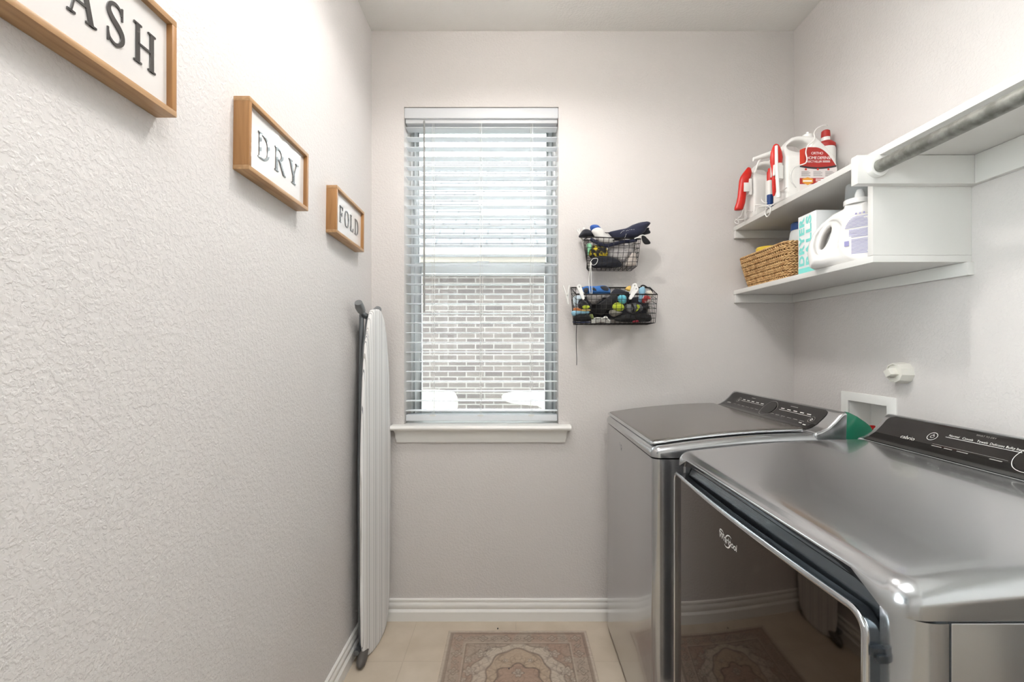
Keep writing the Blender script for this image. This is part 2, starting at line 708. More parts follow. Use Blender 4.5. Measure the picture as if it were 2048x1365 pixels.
def surface_nets(f, lo, hi, h):
    ax = [np.arange(lo[i] - 2 * h, hi[i] + 2.5 * h, h) for i in range(3)]
    X, Y, Z = np.meshgrid(*ax, indexing='ij')
    V = f(X, Y, Z)
    n = [s - 1 for s in V.shape]
    acc = np.zeros((*n, 3))
    cnt = np.zeros(n)
    corner = [(i, j, k) for i in (0, 1) for j in (0, 1) for k in (0, 1)]

    def sub(c):
        return V[c[0]:c[0] + n[0], c[1]:c[1] + n[1], c[2]:c[2] + n[2]]
    for a in range(8):
        for b in range(a + 1, 8):
            ca, cb = corner[a], corner[b]
            if sum(abs(p - q) for p, q in zip(ca, cb)) != 1:
                continue
            va, vb = sub(ca), sub(cb)
            cr = (va < 0) != (vb < 0)
            t = np.where(cr, va / np.where(cr, va - vb, 1), 0)
            for d in range(3):
                acc[..., d] += np.where(cr, ca[d] + (cb[d] - ca[d]) * t, 0)
            cnt += cr
    act = cnt > 0
    idx = -np.ones(n, int)
    idx[act] = np.arange(act.sum())
    ijk = np.argwhere(act)
    pos = acc[act] / cnt[act][:, None]
    verts = (ijk + pos) * h + np.array([a[0] for a in ax])
    faces = []
    for d in range(3):
        e1, e2 = (d + 1) % 3, (d + 2) % 3
        sl0 = [slice(1, -1)] * 3
        sl0[d] = slice(0, -1)
        sl1 = list(sl0)
        sl1[d] = slice(1, None)
        A, B = V[tuple(sl0)] < 0, V[tuple(sl1)] < 0
        base = np.argwhere(A != B)
        flip = A[A != B]
        off = np.array([1, 1, 1])
        off[d] = 0
        base = base + off
        for p, fl in zip(base, flip):
            q = []
            for u, v in ((-1, -1), (0, -1), (0, 0), (-1, 0)):
                c = p.copy()
                c[e1] += u
                c[e2] += v
                q.append(idx[tuple(c)])
            if min(q) >= 0:
                faces.append(q if fl else q[::-1])
    return verts.tolist(), faces


# ---- crumpled cloth-like bodies grown from an outline standing in a plane
def puff(outline, thick, seed=0, crease=0.004, rings=(1.0, 0.95, 0.84, 0.66, 0.42, 0.2), k=5, fold=(30, 30, 30)):
    """outline: list of points (Vector); the body swells along y around them"""
    P = catmull(outline, k)
    c = sum(P, Vector()) / len(P)
    mb = MB()
    n = len(P)

    def ring(s, side):
        y = thick / 2 * (1 - s ** 3) ** 0.6 * side
        return [c + (p - c) * s + Vector((0, y, 0)) for p in P]
    loops = [ring(s, -1) for s in rings][::-1] + [ring(s, 1) for s in rings[1:]]
    vs = []
    for l in loops:
        for p in l:
            q = Vector((p.x * fold[0], p.y * 12 + seed * 7.3, p.z * fold[2]))
            a = noise.noise(q) * 0.6 + (0.5 - abs(noise.noise(q * 2.1 + Vector((3, 1, 9))))) * 0.9
            d = (p - c)
            d = d.normalized() if d.length > 1e-6 else Vector((0, 0, 1))
            vs.append(p + Vector((d.x * 0.3, (-1 if p.y < c.y else 0.4) * 1.0, d.z * 0.3)) * (a * crease))
    m = len(loops)
    fs = []
    for i in range(m - 1):
        for j in range(n):
            kk = (j + 1) % n
            fs.append((i * n + j, i * n + kk, (i + 1) * n + kk, (i + 1) * n + j))
    c0 = sum((vs[j] for j in range(n)), Vector()) / n
    c1 = sum((vs[(m - 1) * n + j] for j in range(n)), Vector()) / n
    vs += [c0, c1]
    for j in range(n):
        kk = (j + 1) % n
        fs.append((m * n, kk, j))
        fs.append((m * n + 1, (m - 1) * n + j, (m - 1) * n + kk))
    mb.add(vs, fs)
    return mb

# ------------------------------------------------------------------ the room
def slab_with_hole(u0, u1, v0, v1, hu0, hu1, hv0, hv1, fn, d):
    """wall slab with a rectangular opening; fn(u, v, depth) -> point"""
    mb = MB()
    O = [(u0, v0), (u1, v0), (u1, v1), (u0, v1)]
    I = [(hu0, hv0), (hu1, hv0), (hu1, hv1), (hu0, hv1)]
    vs = [fn(a, b, 0) for a, b in O] + [fn(a, b, 0) for a, b in I] + [fn(a, b, d) for a, b in O] + [fn(a, b, d) for a, b in I]
    fs = []
    for i in range(4):
        j = (i + 1) % 4
        fs += [(i, j, 4 + j, 4 + i), (8 + i, 12 + i, 12 + j, 8 + j), (4 + i, 4 + j, 12 + j, 12 + i), (i, 8 + i, 8 + j, j)]
    return mb.add(vs, fs)


WX0, WX1, WZ0, WZ1 = -0.5024, 0.2163, 0.905, 2.3865     # window opening
OB0, OB1, OBZ0, OBZ1 = 1.577, 1.762, 0.885, 1.064         # outlet box opening in the right wall (y range, z range)
WT = 0.215

structure(slab_with_hole(XL - 0.15, XR + 0.3, -0.1, ZC + 0.1, WX0, WX1, WZ0, WZ1, lambda a, b, t: (a, YB + t, b), WT).build('wall_back', M['wall'], smooth=0))
GY0, GY1, GZ0, GZ1 = -1.45, 0.25, 1.08, 2.30          # unseen window added in the left wall to let in fill daylight
structure(slab_with_hole(YF, YB, -0.1, ZC + 0.1, GY0, GY1, GZ0, GZ1, lambda a, b, t: (XL - t, a, b), 0.15).build('wall_left', M['wall_left'], smooth=0))
gd = bpy.data.objects.new('fill_window', None)
COL.objects.link(gd)
gd.location = (XL - 0.09, (GY0 + GY1) / 2, GZ0)
WM[gd] = Matrix.Translation(gd.location)
structure(gd)
ym = (GY0 + GY1) / 2
x0 = XL - 0.08
for a, b in ((GY0, ym + 0.02), (ym - 0.02, GY1)):
    fr = MB().box(x0 - 0.04, x0, a + 0.001, a + 0.045, GZ0 + 0.001, GZ1 - 0.001).box(x0 - 0.04, x0, b - 0.045, b - 0.001, GZ0 + 0.001, GZ1 - 0.001).box(x0 - 0.04, x0, a + 0.045, b - 0.045, GZ0 + 0.001, GZ0 + 0.045).box(x0 - 0.04, x0, a + 0.045, b - 0.045, GZ1 - 0.045, GZ1 - 0.001).build('fill_sash', M['vinyl'], gd, bevel=0.002)
    MB().box(x0 - 0.023, x0 - 0.017, a + 0.04, b - 0.04, GZ0 + 0.04, GZ1 - 0.04).build('fill_pane', M['pane'], fr, smooth=0)
    x0 -= 0.045
structure(MB().box(XL - 7, XL - 0.16, -6, 3.0, -0.25, -0.12).build('bounce_ground', M['bounce_concrete'], smooth=0))  # unseen pale ground, added to bounce daylight in through the added window
structure(slab_with_hole(YF, YB, -0.1, ZC + 0.1, OB0, OB1, OBZ0, OBZ1, lambda a, b, t: (XR + t, a, b), 0.15).build('wall_right', M['wall'], smooth=0))
structure(MB().box(XL - 0.15, XR + 0.3, YF - 0.12, YF, -0.1, ZC + 0.1).build('wall_front', M['wall'], smooth=0))
structure(MB().box(XL, XR, YF, YB, ZC, ZC + 0.1).build('ceiling', M['ceiling'], smooth=0))
structure(MB().box(XL, XR, YF, YB, -0.1, 0.0).build('floor', M['tile'], smooth=0))

BASE = [(0, 0), (0.015, 0), (0.015, 0.042), (0.0125, 0.047), (0.010, 0.050), (0.008, 0.053), (0.0105, 0.060), (0.0115, 0.068), (0.0105, 0.076), (0.0075, 0.081), (0.006, 0.084), (0.0085, 0.088), (0.0085, 0.096), (0.006, 0.100), (0, 0.100)]
structure(MB().loft([[(x, YB - t, z) for t, z in BASE] for x in (XL, XR)]).build('baseboard_back', M['trim'], smooth=25))
structure(MB().loft([[(XL + t, y, z) for t, z in BASE] for y in (YF, YB - 0.015)]).build('baseboard_left', M['trim'], smooth=25))
structure(MB().loft([[(XR - t, y, z) for t, z in BASE] for y in (YF, YB - 0.015)]).build('baseboard_right', M['trim'], smooth=25))

# ---- window unit
win = bpy.data.objects.new('window_1', None)
COL.objects.link(win)
win.location = ((WX0 + WX1) / 2, YB + 0.17, WZ0)
WM[win] = Matrix.Translation(win.location)
structure(win)
GX0, GX1 = -0.4686, 0.1735


def frame_boxes(x0, x1, z0, z1, l, r, b, t, y0, y1):
    return MB().box(x0, x0 + l, y0, y1, z0, z1).box(x1 - r, x1, y0, y1, z0, z1).box(x0 + l, x1 - r, y0, y1, z0, z0 + b).box(x0 + l, x1 - r, y0, y1, z1 - t, z1)


frame_boxes(WX0, WX1, WZ0, WZ1, 0.018, 0.018, 0.02, 0.012, YB + 0.145, YB + 0.205).build('window_frame', M['vinyl'], win, bevel=0.002)
frame_boxes(GX0 - 0.016, GX1 + 0.025, 1.640, 2.372, 0.016, 0.025, 0.048, 0.02, YB + 0.180, YB + 0.203).build('upper_sash', M['vinyl'], win, bevel=0.002)
frame_boxes(GX0 - 0.016, GX1 + 0.025, 0.925, 1.690, 0.033, 0.034, 0.032, 0.052, YB + 0.153, YB + 0.178).build('lower_sash', M['vinyl'], win, bevel=0.002)
MB().box(GX0 - 0.002, GX1 + 0.002, YB + 0.190, YB + 0.193, 1.68, 2.36).build('upper_pane', M['pane'], win, smooth=0)
MB().box(GX0 + 0.012, GX1 - 0.004, YB + 0.164, YB + 0.167, 0.95, 1.645).build('lower_pane', M['pane'], win, smooth=0)
lk = MB().box(-0.175, -0.115, YB + 0.150, YB + 0.172, 1.690, 1.697)
lk.build('sash_lock', M['vinyl'], win, bevel=0.002)

# ---- stool and apron under the window
sill = bpy.data.objects.new('trim_1', None)
COL.objects.link(sill)
sill.location = ((WX0 + WX1) / 2, YB, 0.82)
WM[sill] = Matrix.Translation(sill.location)
structure(sill)
STOOL = [(0.0, 0.0), (0.045, 0.0), (0.050, 0.004), (0.052, 0.010), (0.050, 0.016), (0.045, 0.021), (0.0, 0.021)]
mb = MB().loft([[(x, YB - t, 0.888 + z) for t, z in STOOL] for x in (-0.5545, 0.2700)])
mb.box(WX0 + 0.0005, WX1 - 0.0005, YB - 0.001, YB + 0.145, 0.888, 0.909)
mb.build('window_stool', M['trim'], sill, smooth=30)
AP = [(0, 0), (0.010, 0), (0.012, 0.004), (0.012, 0.010), (0.015, 0.016), (0.017, 0.022), (0.019, 0.040), (0.024, 0.054), (0.030, 0.061), (0, 0.061)]
k0, k1 = -0.528, 0.240
MB().loft([[(k0 - t * 0.6, YB - t, 0.827 + z) for t, z in AP], [(k1 + t * 0.6, YB - t, 0.827 + z) for t, z in AP]]).build('window_apron', M['trim'], sill, smooth=30)

# ---- blind
bl = thing('window_blind', ((WX0 + WX1) / 2, YB + 0.09, 0.913), 'white horizontal slatted blind lowered over the window with its slats open', 'blind')
BX0, BX1, BY0, BY1 = WX0 + 0.0035, WX1 - 0.0035, YB + 0.020, YB + 0.070
MB().box(WX0 + 0.0008, WX1 - 0.0008, YB + 0.003, YB + 0.014, 2.336, 2.384).build('valance', M['blind'], bl, bevel=0.003)
MB().box(BX0, BX1, BY0 - 0.0045, BY1 + 0.002, 2.318, 2.384).build('headrail', M['blind'], bl, bevel=0.003)
mb = MB()
NS = 30
zs = [2.302 - i * 0.04595 for i in range(NS)]
for z in zs:
    prof = []
    for i in range(7):
        a = i / 6
        prof.append((BY0 + (BY1 - BY0) * a, z + 0.0018 * (1 - (2 * a - 1) ** 2)))
    loop = prof + [(y, zz - 0.0024) for y, zz in prof[::-1]]
    mb.loft([[(x, y, zz) for y, zz in loop] for x in (BX0, BX1)])
mb.build('slats', M['blind'], bl, smooth=40)
MB().box(BX0, BX1, BY0 + 0.001, BY1 - 0.001, 0.9215, 0.950).build('bottom_rail', M['blind'], bl, bevel=0.003)
for x in (-0.374, -0.150, 0.089):
    mb = MB()
    for y in (BY0 - 0.0012, BY1 + 0.0012):
        mb.tube([(x, y, 2.34), (x, y, 0.93)], 0.0007, 5)
    for z in zs:
        mb.tube([(x, BY0 - 0.001, z - 0.003), (x, BY1 + 0.001, z - 0.003)], 0.0006, 4)
    mb.tube([(x + 0.008, BY0 - 0.0012, 2.34), (x + 0.008 + 0.004 * math.sin(x * 30), BY0 - 0.0012, 1.6), (x + 0.007, BY0 - 0.0012, 0.935)], 0.0007, 5)
    mb.build('ladder_cord', M['cord'], bl)
    MB().box(x - 0.012, x + 0.016, BY0 - 0.0025, BY0 + 0.003, 0.944, 0.9508).build('cord_clip', M['white_plastic'], bl, bevel=0.001)
wx = -0.4105
mb = MB().tube([(wx, BY0 - 0.010, 2.325), (wx, BY0 - 0.010, 1.435)], 0.0042, 6)
mb.tube([(wx, BY0 + 0.002, 2.330), (wx, BY0 - 0.010, 2.330), (wx, BY0 - 0.010, 2.32)], 0.0018, 6)
mb.build('tilt_wand', M['wand'], bl, label='long grey tilt wand')

# ---- outside the window
hs = thing('neighbour_house', (0, 6.3, -0.2), 'grey brick house with pale shingle roof seen outside through the window blind', 'house')
MB().box(-6, 6, 6.2, 6.5, -0.2, 2.36).build('brick_wall', M['brick'], hs, smooth=0)
MB().box(-6.4, 6.4, 5.75, 5.80, 2.345, 2.47).box(-6.4, 6.4, 5.66, 5.75, 2.42, 2.53).build('gutter', M['fascia'], hs, bevel=0.01)
MB().box(-6.4, 6.4, 5.80, 6.2, 2.345, 2.36).build('soffit', M['fascia'], hs, smooth=0)
MB().box(-6.0, 6.0, 6.17, 6.2, 2.245, 2.345).build('frieze_board', M['fascia'], hs, smooth=0)
mb = MB()
for i in range(27):
    y0, y1 = 5.72 + i * 0.16, 5.72 + (i + 1) * 0.16 + 0.03
    za, zb = 2.50 + (y0 - 5.72) * 0.667, 2.50 + (y1 - 5.72) * 0.667
    mb.add([(-6.4, y0, za + 0.012), (6.4, y0, za + 0.012), (6.4, y1, zb), (-6.4, y1, zb), (-6.4, y0, za - 0.012), (6.4, y0, za - 0.012), (6.4, y1, zb - 0.02), (-6.4, y1, zb - 0.02)],
           [(0, 1, 2, 3), (4, 7, 6, 5), (0, 4, 5, 1), (1, 5, 6, 2), (2, 6, 7, 3), (3, 7, 4, 0)])
mb.build('roof', M['shingle'], hs, smooth=0)
structure(MB().box(-9, 9, YB + WT + 0.01, 5.2, -0.32, -0.19).build('side_yard_bounce', M['bounce_concrete'], smooth=0))  # unseen pale strip, added to throw daylight up onto the blind slats
lw = MB().box(-9, 9, 5.2, 14, -0.35, -0.2).build('lawn', M['lawn'], smooth=0)
structure(lw)
tb = thing('outdoor_bin', (-0.80, 4.2, -0.2), 'cream rounded outdoor container beyond the lower window pane, below the tilt wand', 'outdoor container')
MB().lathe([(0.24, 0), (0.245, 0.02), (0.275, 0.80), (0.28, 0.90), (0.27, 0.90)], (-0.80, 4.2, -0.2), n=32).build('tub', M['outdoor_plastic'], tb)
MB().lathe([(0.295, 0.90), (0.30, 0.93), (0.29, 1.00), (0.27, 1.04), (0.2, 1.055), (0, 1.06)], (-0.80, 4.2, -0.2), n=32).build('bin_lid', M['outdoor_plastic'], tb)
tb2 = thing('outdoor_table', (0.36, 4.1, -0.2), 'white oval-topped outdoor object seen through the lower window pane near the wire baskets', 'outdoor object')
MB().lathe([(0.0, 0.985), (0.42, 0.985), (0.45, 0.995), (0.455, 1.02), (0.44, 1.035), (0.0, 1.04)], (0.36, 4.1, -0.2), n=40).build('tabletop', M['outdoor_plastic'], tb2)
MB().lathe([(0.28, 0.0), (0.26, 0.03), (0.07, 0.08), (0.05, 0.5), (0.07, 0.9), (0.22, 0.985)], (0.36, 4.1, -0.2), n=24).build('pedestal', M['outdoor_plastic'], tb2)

# ---- ceiling lamps (two-bulb lamp placed from its cast shadows; the panel is added fill)
cl = thing('ceiling_light', (0.02, 1.28, ZC), 'two-bulb ceiling lamp in the middle of the laundry room', 'ceiling lamp')
MB().lathe([(0.0, 0), (0.13, 0.0), (0.135, -0.012), (0.12, -0.03), (0.05, -0.036), (0, -0.036)], (0.02, 1.28, ZC), n=32).build('canopy', M['nickel'], cl)
for s in (-1, 1):
    MB().lathe([(0.018, -0.03), (0.02, -0.06), (0.016, -0.075), (0, -0.075)], (0.02 + s * 0.06, 1.28, ZC), n=16).build('bulb_socket', M['nickel'], cl)
    MB().ico((0.02 + s * 0.06, 1.28, ZC - 0.105), 0.032, 3).build('bulb', M['bulb'], cl, smooth=180)
sh = MB().loft([[Vector((0.02 + r * math.cos(2 * PI * k / 48), 1.28 + r * math.sin(2 * PI * k / 48), z)) for k in range(48)] for r, z in ((0.140, ZC - 0.025), (0.150, ZC - 0.155), (0.1465, ZC - 0.155), (0.1365, ZC - 0.025))], cap=False)
sh.build('dimming_shade', M['shade'], cl, smooth=60)  # unseen shade ring, added to soften the lamp's hot spot on the walls
hl = thing('fill_light_panel', (0.15, 0.2, ZC), 'large square glowing panel added out of view on the ceiling as fill light', 'ceiling lamp')  # unseen panel, added to brighten the walls evenly
MB().box(-0.35, 0.65, -0.3, 0.7, ZC - 0.05, ZC).build('panel_frame', M['white_plastic'], hl, bevel=0.004)
MB().box(-0.33, 0.63, -0.28, 0.68, ZC - 0.056, ZC - 0.0505).build('diffuser', M['fill_glow'], hl, smooth=0)

# ---- made-up low cupboard, unseen behind the camera; added only as a warm reflection in the dryer's side
lc = thing('reflection_cupboard', (1.06, -0.30, 0.0), 'low taupe cupboard added out of view to darken the reflection in the dryer side', 'cupboard')
MB().box(0.82, XR - 0.002, -0.85, 0.25, 0.0, 0.86).build('carcass', M['taupe_wood'], lc, bevel=0.003)
for ya, yb in ((-0.845, -0.302), (-0.298, 0.245)):
    d_ = MB().box(0.800, 0.8195, ya, yb, 0.09, 0.855).build('door', M['taupe_wood'], lc, bevel=0.003)
    yk = -0.34 if ya < -0.5 else -0.26
    MB().tube([(0.7995, yk, 0.60), (0.780, yk, 0.60), (0.780, yk, 0.72), (0.7995, yk, 0.72)], 0.005, 8).build('handle', M['nickel'], d_)
MB().box(0.79, XR - 0.002, -0.86, 0.26, 0.8605, 0.89).build('worktop', M['taupe_wood'], lc, bevel=0.004)

# ------------------------------------------------------------------ wall signs
def ribbon(pts, ws, k=5):
    """outline quads of a stroke of varying width"""
    P = catmull([Vector((a, b, 0)) for a, b in pts], k, closed=False)
    n = len(P)
    W = []
    for i in range(n):
        t = i / (n - 1) * (len(ws) - 1)
        a = int(min(t, len(ws) - 2))
        W.append(ws[a] + (ws[a + 1] - ws[a]) * (t - a))
    L, R = [], []
    for i in range(n):
        t = (P[min(i + 1, n - 1)] - P[max(i - 1, 0)]).normalized()
        nn = Vector((-t.y, t.x, 0))
        L.append(P[i] + nn * W[i] / 2)
        R.append(P[i] - nn * W[i] / 2)
    return [(p.x, p.y) for p in L] + [(p.x, p.y) for p in R[::-1]]


def bar(x0, x1, y0, y1):
    return [(x0, y0), (x1, y0), (x1, y1), (x0, y1)]


TK, TN, SF = 0.155, 0.055, 0.05


def stem_(x, w=TK, s=0.08):
    return [bar(x, x + w, 0, 1), bar(x - s, x + w + s, 0, SF), bar(x - s, x + w + s, 1 - SF, 1)]


def diag(x0, y0, x1, y1, w):
    return [(x0 - w / 2, y0), (x0 + w / 2, y0), (x1 + w / 2, y1), (x1 - w / 2, y1)]


LET = {
    'H': (0.94, stem_(0.10) + stem_(0.68) + [bar(0.2, 0.7, 0.47, 0.47 + TN)]),
    'A': (0.92, [diag(0.12, 0, 0.44, 1, TN), diag(0.76, 0, 0.46, 1, TK), bar(0.2, 0.68, 0.33, 0.33 + TN), bar(0.02, 0.26, 0, SF), bar(0.58, 0.92, 0, SF)]),
    'W': (1.25, [diag(0.32, 0, 0.13, 1, TK), diag(0.34, 0, 0.62, 1, TN), diag(0.86, 0, 0.64, 1, TK), diag(0.88, 0, 1.12, 1, TN), bar(0.0, 0.3, 1 - SF, 1), bar(0.5, 0.78, 1 - SF, 1), bar(0.98, 1.25, 1 - SF, 1)]),
    'S': (0.68, [ribbon([(0.56, 0.80), (0.50, 0.92), (0.33, 0.98), (0.14, 0.90), (0.10, 0.74), (0.22, 0.60), (0.42, 0.48), (0.56, 0.36), (0.58, 0.20), (0.46, 0.06), (0.30, 0.02), (0.12, 0.10), (0.07, 0.24)], [0.05, 0.06, 0.07, 0.10, 0.14, 0.16, 0.17, 0.16, 0.14, 0.10, 0.07, 0.06, 0.05]), bar(0.555, 0.60, 0.68, 1.0), bar(0.045, 0.09, 0.0, 0.32)]),
    'D': (0.92, stem_(0.10, s=0.07) + [ribbon([(0.2, 0.975), (0.45, 0.96), (0.70, 0.80), (0.78, 0.50), (0.70, 0.20), (0.45, 0.04), (0.2, 0.025)], [0.05, 0.06, 0.12, 0.17, 0.12, 0.06, 0.05])]),
    'R': (0.88, stem_(0.10, s=0.07) + [ribbon([(0.2, 0.975), (0.44, 0.96), (0.61, 0.86), (0.62, 0.70), (0.48, 0.55), (0.2, 0.51)], [0.05, 0.07, 0.14, 0.15, 0.07, 0.05]), diag(0.80, 0, 0.42, 0.53, 0.15), bar(0.70, 0.92, 0, SF)]),
    'Y': (0.86, [diag(0.41, 0.42, 0.14, 1, TK), diag(0.46, 0.42, 0.74, 1, TN), bar(0.36, 0.36 + TK, 0, 0.46), bar(0.26, 0.62, 0, SF), bar(0.0, 0.30, 1 - SF, 1), bar(0.62, 0.88, 1 - SF, 1)]),
    'F': (0.74, stem_(0.10, s=0.07) + [bar(0.2, 0.66, 1 - TN, 1), bar(0.62, 0.66, 0.78, 1), bar(0.2, 0.50, 0.50, 0.50 + TN), bar(0.46, 0.50, 0.40, 0.65)]),
    'O': (0.92, [ribbon([(0.46, 0.985), (0.20, 0.88), (0.09, 0.50), (0.20, 0.12), (0.46, 0.015), (0.72, 0.12), (0.83, 0.50), (0.72, 0.88), (0.46, 0.985)], [0.06, 0.10, 0.16, 0.10, 0.06, 0.10, 0.16, 0.10, 0.06])]),
    'L': (0.74, stem_(0.10, s=0.07) + [bar(0.2, 0.68, 0, TN), bar(0.64, 0.68, 0, 0.24)]),
}


def poly_faces(mb, poly, fn, h):
    n = len(poly)
    if n > 12:      # ribbon: quads between its two sides
        m = n // 2
        quads = [(i, i + 1, n - 2 - i, n - 1 - i) for i in range(m - 1)]
    else:
        quads = [tuple(range(n))]
    o = len(mb.v)
    mb.v += [fn(a, b, h) for a, b in poly] + [fn(a, b, -0.0005) for a, b in poly]
    for q in quads:
        mb.f.append(tuple(o + i for i in q))
    for i in range(n):
        j = (i + 1) % n
        mb.f.append((o + i, o + n + i, o + n + j, o + j))


def sign(word, y0, y1, z0, z1, tilt, ty0, ty1, lh, label):
    T, B = 0.038, 0.011
    t = thing('wall_sign', (XL, (y0 + y1) / 2, z0), label, 'wall sign', 'framed laundry word signs', rot=(tilt, 0, 0))
    W = WM[t]
    L, Hh = y1 - y0, z1 - z0

    def fin(mb, *a, **k):
        mb.v = [tuple(W @ Vector(p)) for p in mb.v]
        return mb.build(*a, t, **k)
    a = L / 2
    fin(MB().box(0.0, T, -a, a, 0, B), 'frame_rail', M['wood_y'], bevel=0.0012)
    fin(MB().box(0.0, T, -a, a, Hh - B, Hh), 'frame_rail', M['wood_y'], bevel=0.0012)
    fin(MB().box(0.0002, T - 0.0002, -a, -a + B, B, Hh - B), 'frame_stile', M['wood_z'], bevel=0.001)
    fin(MB().box(0.0002, T - 0.0002, a - B, a, B, Hh - B), 'frame_stile', M['wood_z'], bevel=0.001)
    P = 0.027
    fin(MB().box(0.004, P, -a + B, a - B, B, Hh - B), 'panel', M['enamel'], smooth=0)
    wd = sum(LET[c][0] for c in word) + 0.32 * (len(word) - 1)
    sc = (ty1 - ty0) / wd
    x = ty0 - (y0 + y1) / 2
    zb = Hh / 2 - lh / 2
    for c in word:
        cw, polys = LET[c]
        mb = MB()
        for i, pl in enumerate(polys):
            poly_faces(mb, pl, lambda u, v, h: (P + h, x + u * sc, zb + v * lh), 0.0022 + i * 0.00005)
        fin(mb, 'letter', M['letter'], smooth=0)
        x += (cw + 0.32) * sc


sign('WASH', 0.522, 0.832, 1.691, 1.867, 0.0, 0.556, 0.795, 0.066, 'wood-framed white sign reading WASH, first and highest on the textured wall')
sign('DRY', 1.059, 1.369, 1.683, 1.857, -0.020, 1.112, 1.322, 0.064, 'wood-framed white sign reading DRY, hanging between the other two word signs')
sign('FOLD', 1.588, 1.884, 1.668, 1.836, -0.030, 1.640, 1.842, 0.062, 'wood-framed white sign reading FOLD, closest to the window corner')

# ------------------------------------------------------------------ ironing board leaning in the corner
ib = thing('ironing_board', (-0.59, 1.93, 0.0), 'ironing board in striped grey and white cover standing on end in the corner', 'ironing board')


def bx(y):
    return -0.597 + 0.154 * (y - 1.8)


def ypx(px):
    k = (px - CX) / FPX
    return 0.8742 / (0.154 - k)


PROF = [  # row, near edge column, far edge column
    (619.5, 751, 757), (622, 746, 761.5), (627, 743.2, 764.5), (640, 739.5, 769), (665, 736.5, 773.2), (690, 733.2, 775.6), (720, 730.8, 777.8), (760, 728.4, 779.8), (810, 726.4, 781.2), (880, 724.6, 782.2),
    (960, 723.8, 782.8), (1020, 723.8, 782.4), (1060, 724, 781.6)]
ROWS = []
for y, a, b in PROF:
    ya, yb = ypx(a), ypx(b)
    ROWS.append((CAMH - (y - CY) / FPX * (ya + yb) / 2, ya, yb))
ROWS += [(0.36, 1.801, 2.074), (0.26, 1.802, 2.070), (0.18, 1.803, 2.066), (0.11, 1.805, 2.058), (0.07, 1.809, 2.050), (0.045, 1.815, 2.042), (0.028, 1.823, 2.030), (0.015, 1.834, 2.014), (0.007, 1.850, 1.994), (0.003, 1.872, 1.966)]
loops, under, rim = [], [], []
nn = 28
for i, (z, ya, yb) in enumerate(ROWS):
    c, hw = (ya + yb) / 2, (yb - ya) / 2
    th = 0.013
    l = []
    for k in range(nn):
        q = 2 * PI * k / nn
        cs, sn = math.cos(q), math.sin(q)
        e = 0.32
        u = math.copysign(abs(cs) ** 0.55, cs)
        v = math.copysign(abs(sn) ** 0.8, sn)
        yy = c + hw * u
        wob = 0.0012 * noise.noise(Vector((yy * 20, z * 9, 3)))
        l.append((bx(yy) + th * v - 0.006 + wob, yy - 0.02 * v * 0.15, z))
    loops.append(l)
MB().loft(loops).build('board_cover', M['stripes'], ib, smooth=180)
mb = MB()
pl = [[(bx(yy) - 0.020 + dx, yy, z) for yy, dx in ((ya + 0.02, 0), (yb - 0.02, 0), (yb - 0.02, -0.006), (ya + 0.02, -0.006))] for z, ya, yb in ROWS[3:-3]]
mb.loft(pl).build('board_underside', M['leg_metal'], ib)
XG = -0.634
for y in (1.878, 1.985):
    MB().tube([(XG + 0.006, y, 0.06), (XG, y, 0.7), (XG + 0.010, y, 1.405)], 0.0095, 10).build('leg', M['leg_metal'], ib)
MB().tube([(-0.611, 1.835, 1.417), (-0.612, 1.86, 1.404), (-0.613, 1.90, 1.398), (-0.612, 1.96, 1.398), (-0.611, 1.995, 1.404), (-0.611, 2.02, 1.418)], 0.0125, 12).build('foot_bar', M['leg_metal'], ib)
for pts in ([(-0.611, 1.838, 1.416), (-0.611, 1.815, 1.430), (-0.610, 1.797, 1.446)], [(-0.611, 2.016, 1.416), (-0.609, 2.036, 1.430), (-0.606, 2.052, 1.442)]):
    MB().tube(pts, [0.0165, 0.0185, 0.015], 14).build('foot_cap', M['leg_plastic'], ib, smooth=70)
MB().tube([(-0.612, 1.92, 0.055), (-0.605, 1.86, 0.040), (-0.600, 1.815, 0.026), (-0.597, 1.785, 0.020), (-0.596, 1.768, 0.018), (-0.596, 1.762, 0.018)], [0.014, 0.019, 0.0205, 0.0175, 0.010, 0.003], 16).build('foot_cap', M['foot_dark'], ib, smooth=70, label='dark rubber foot on the tile')
MB().tube([(-0.62, 1.80, 0.05), (-0.62, 2.06, 0.05)], 0.011, 10).build('foot_bar', M['leg_metal'], ib)

# ------------------------------------------------------------------ rug
RW, RL, RT = 0.611, 0.95, 0.006
RX0, RY1 = -0.2815, 2.012


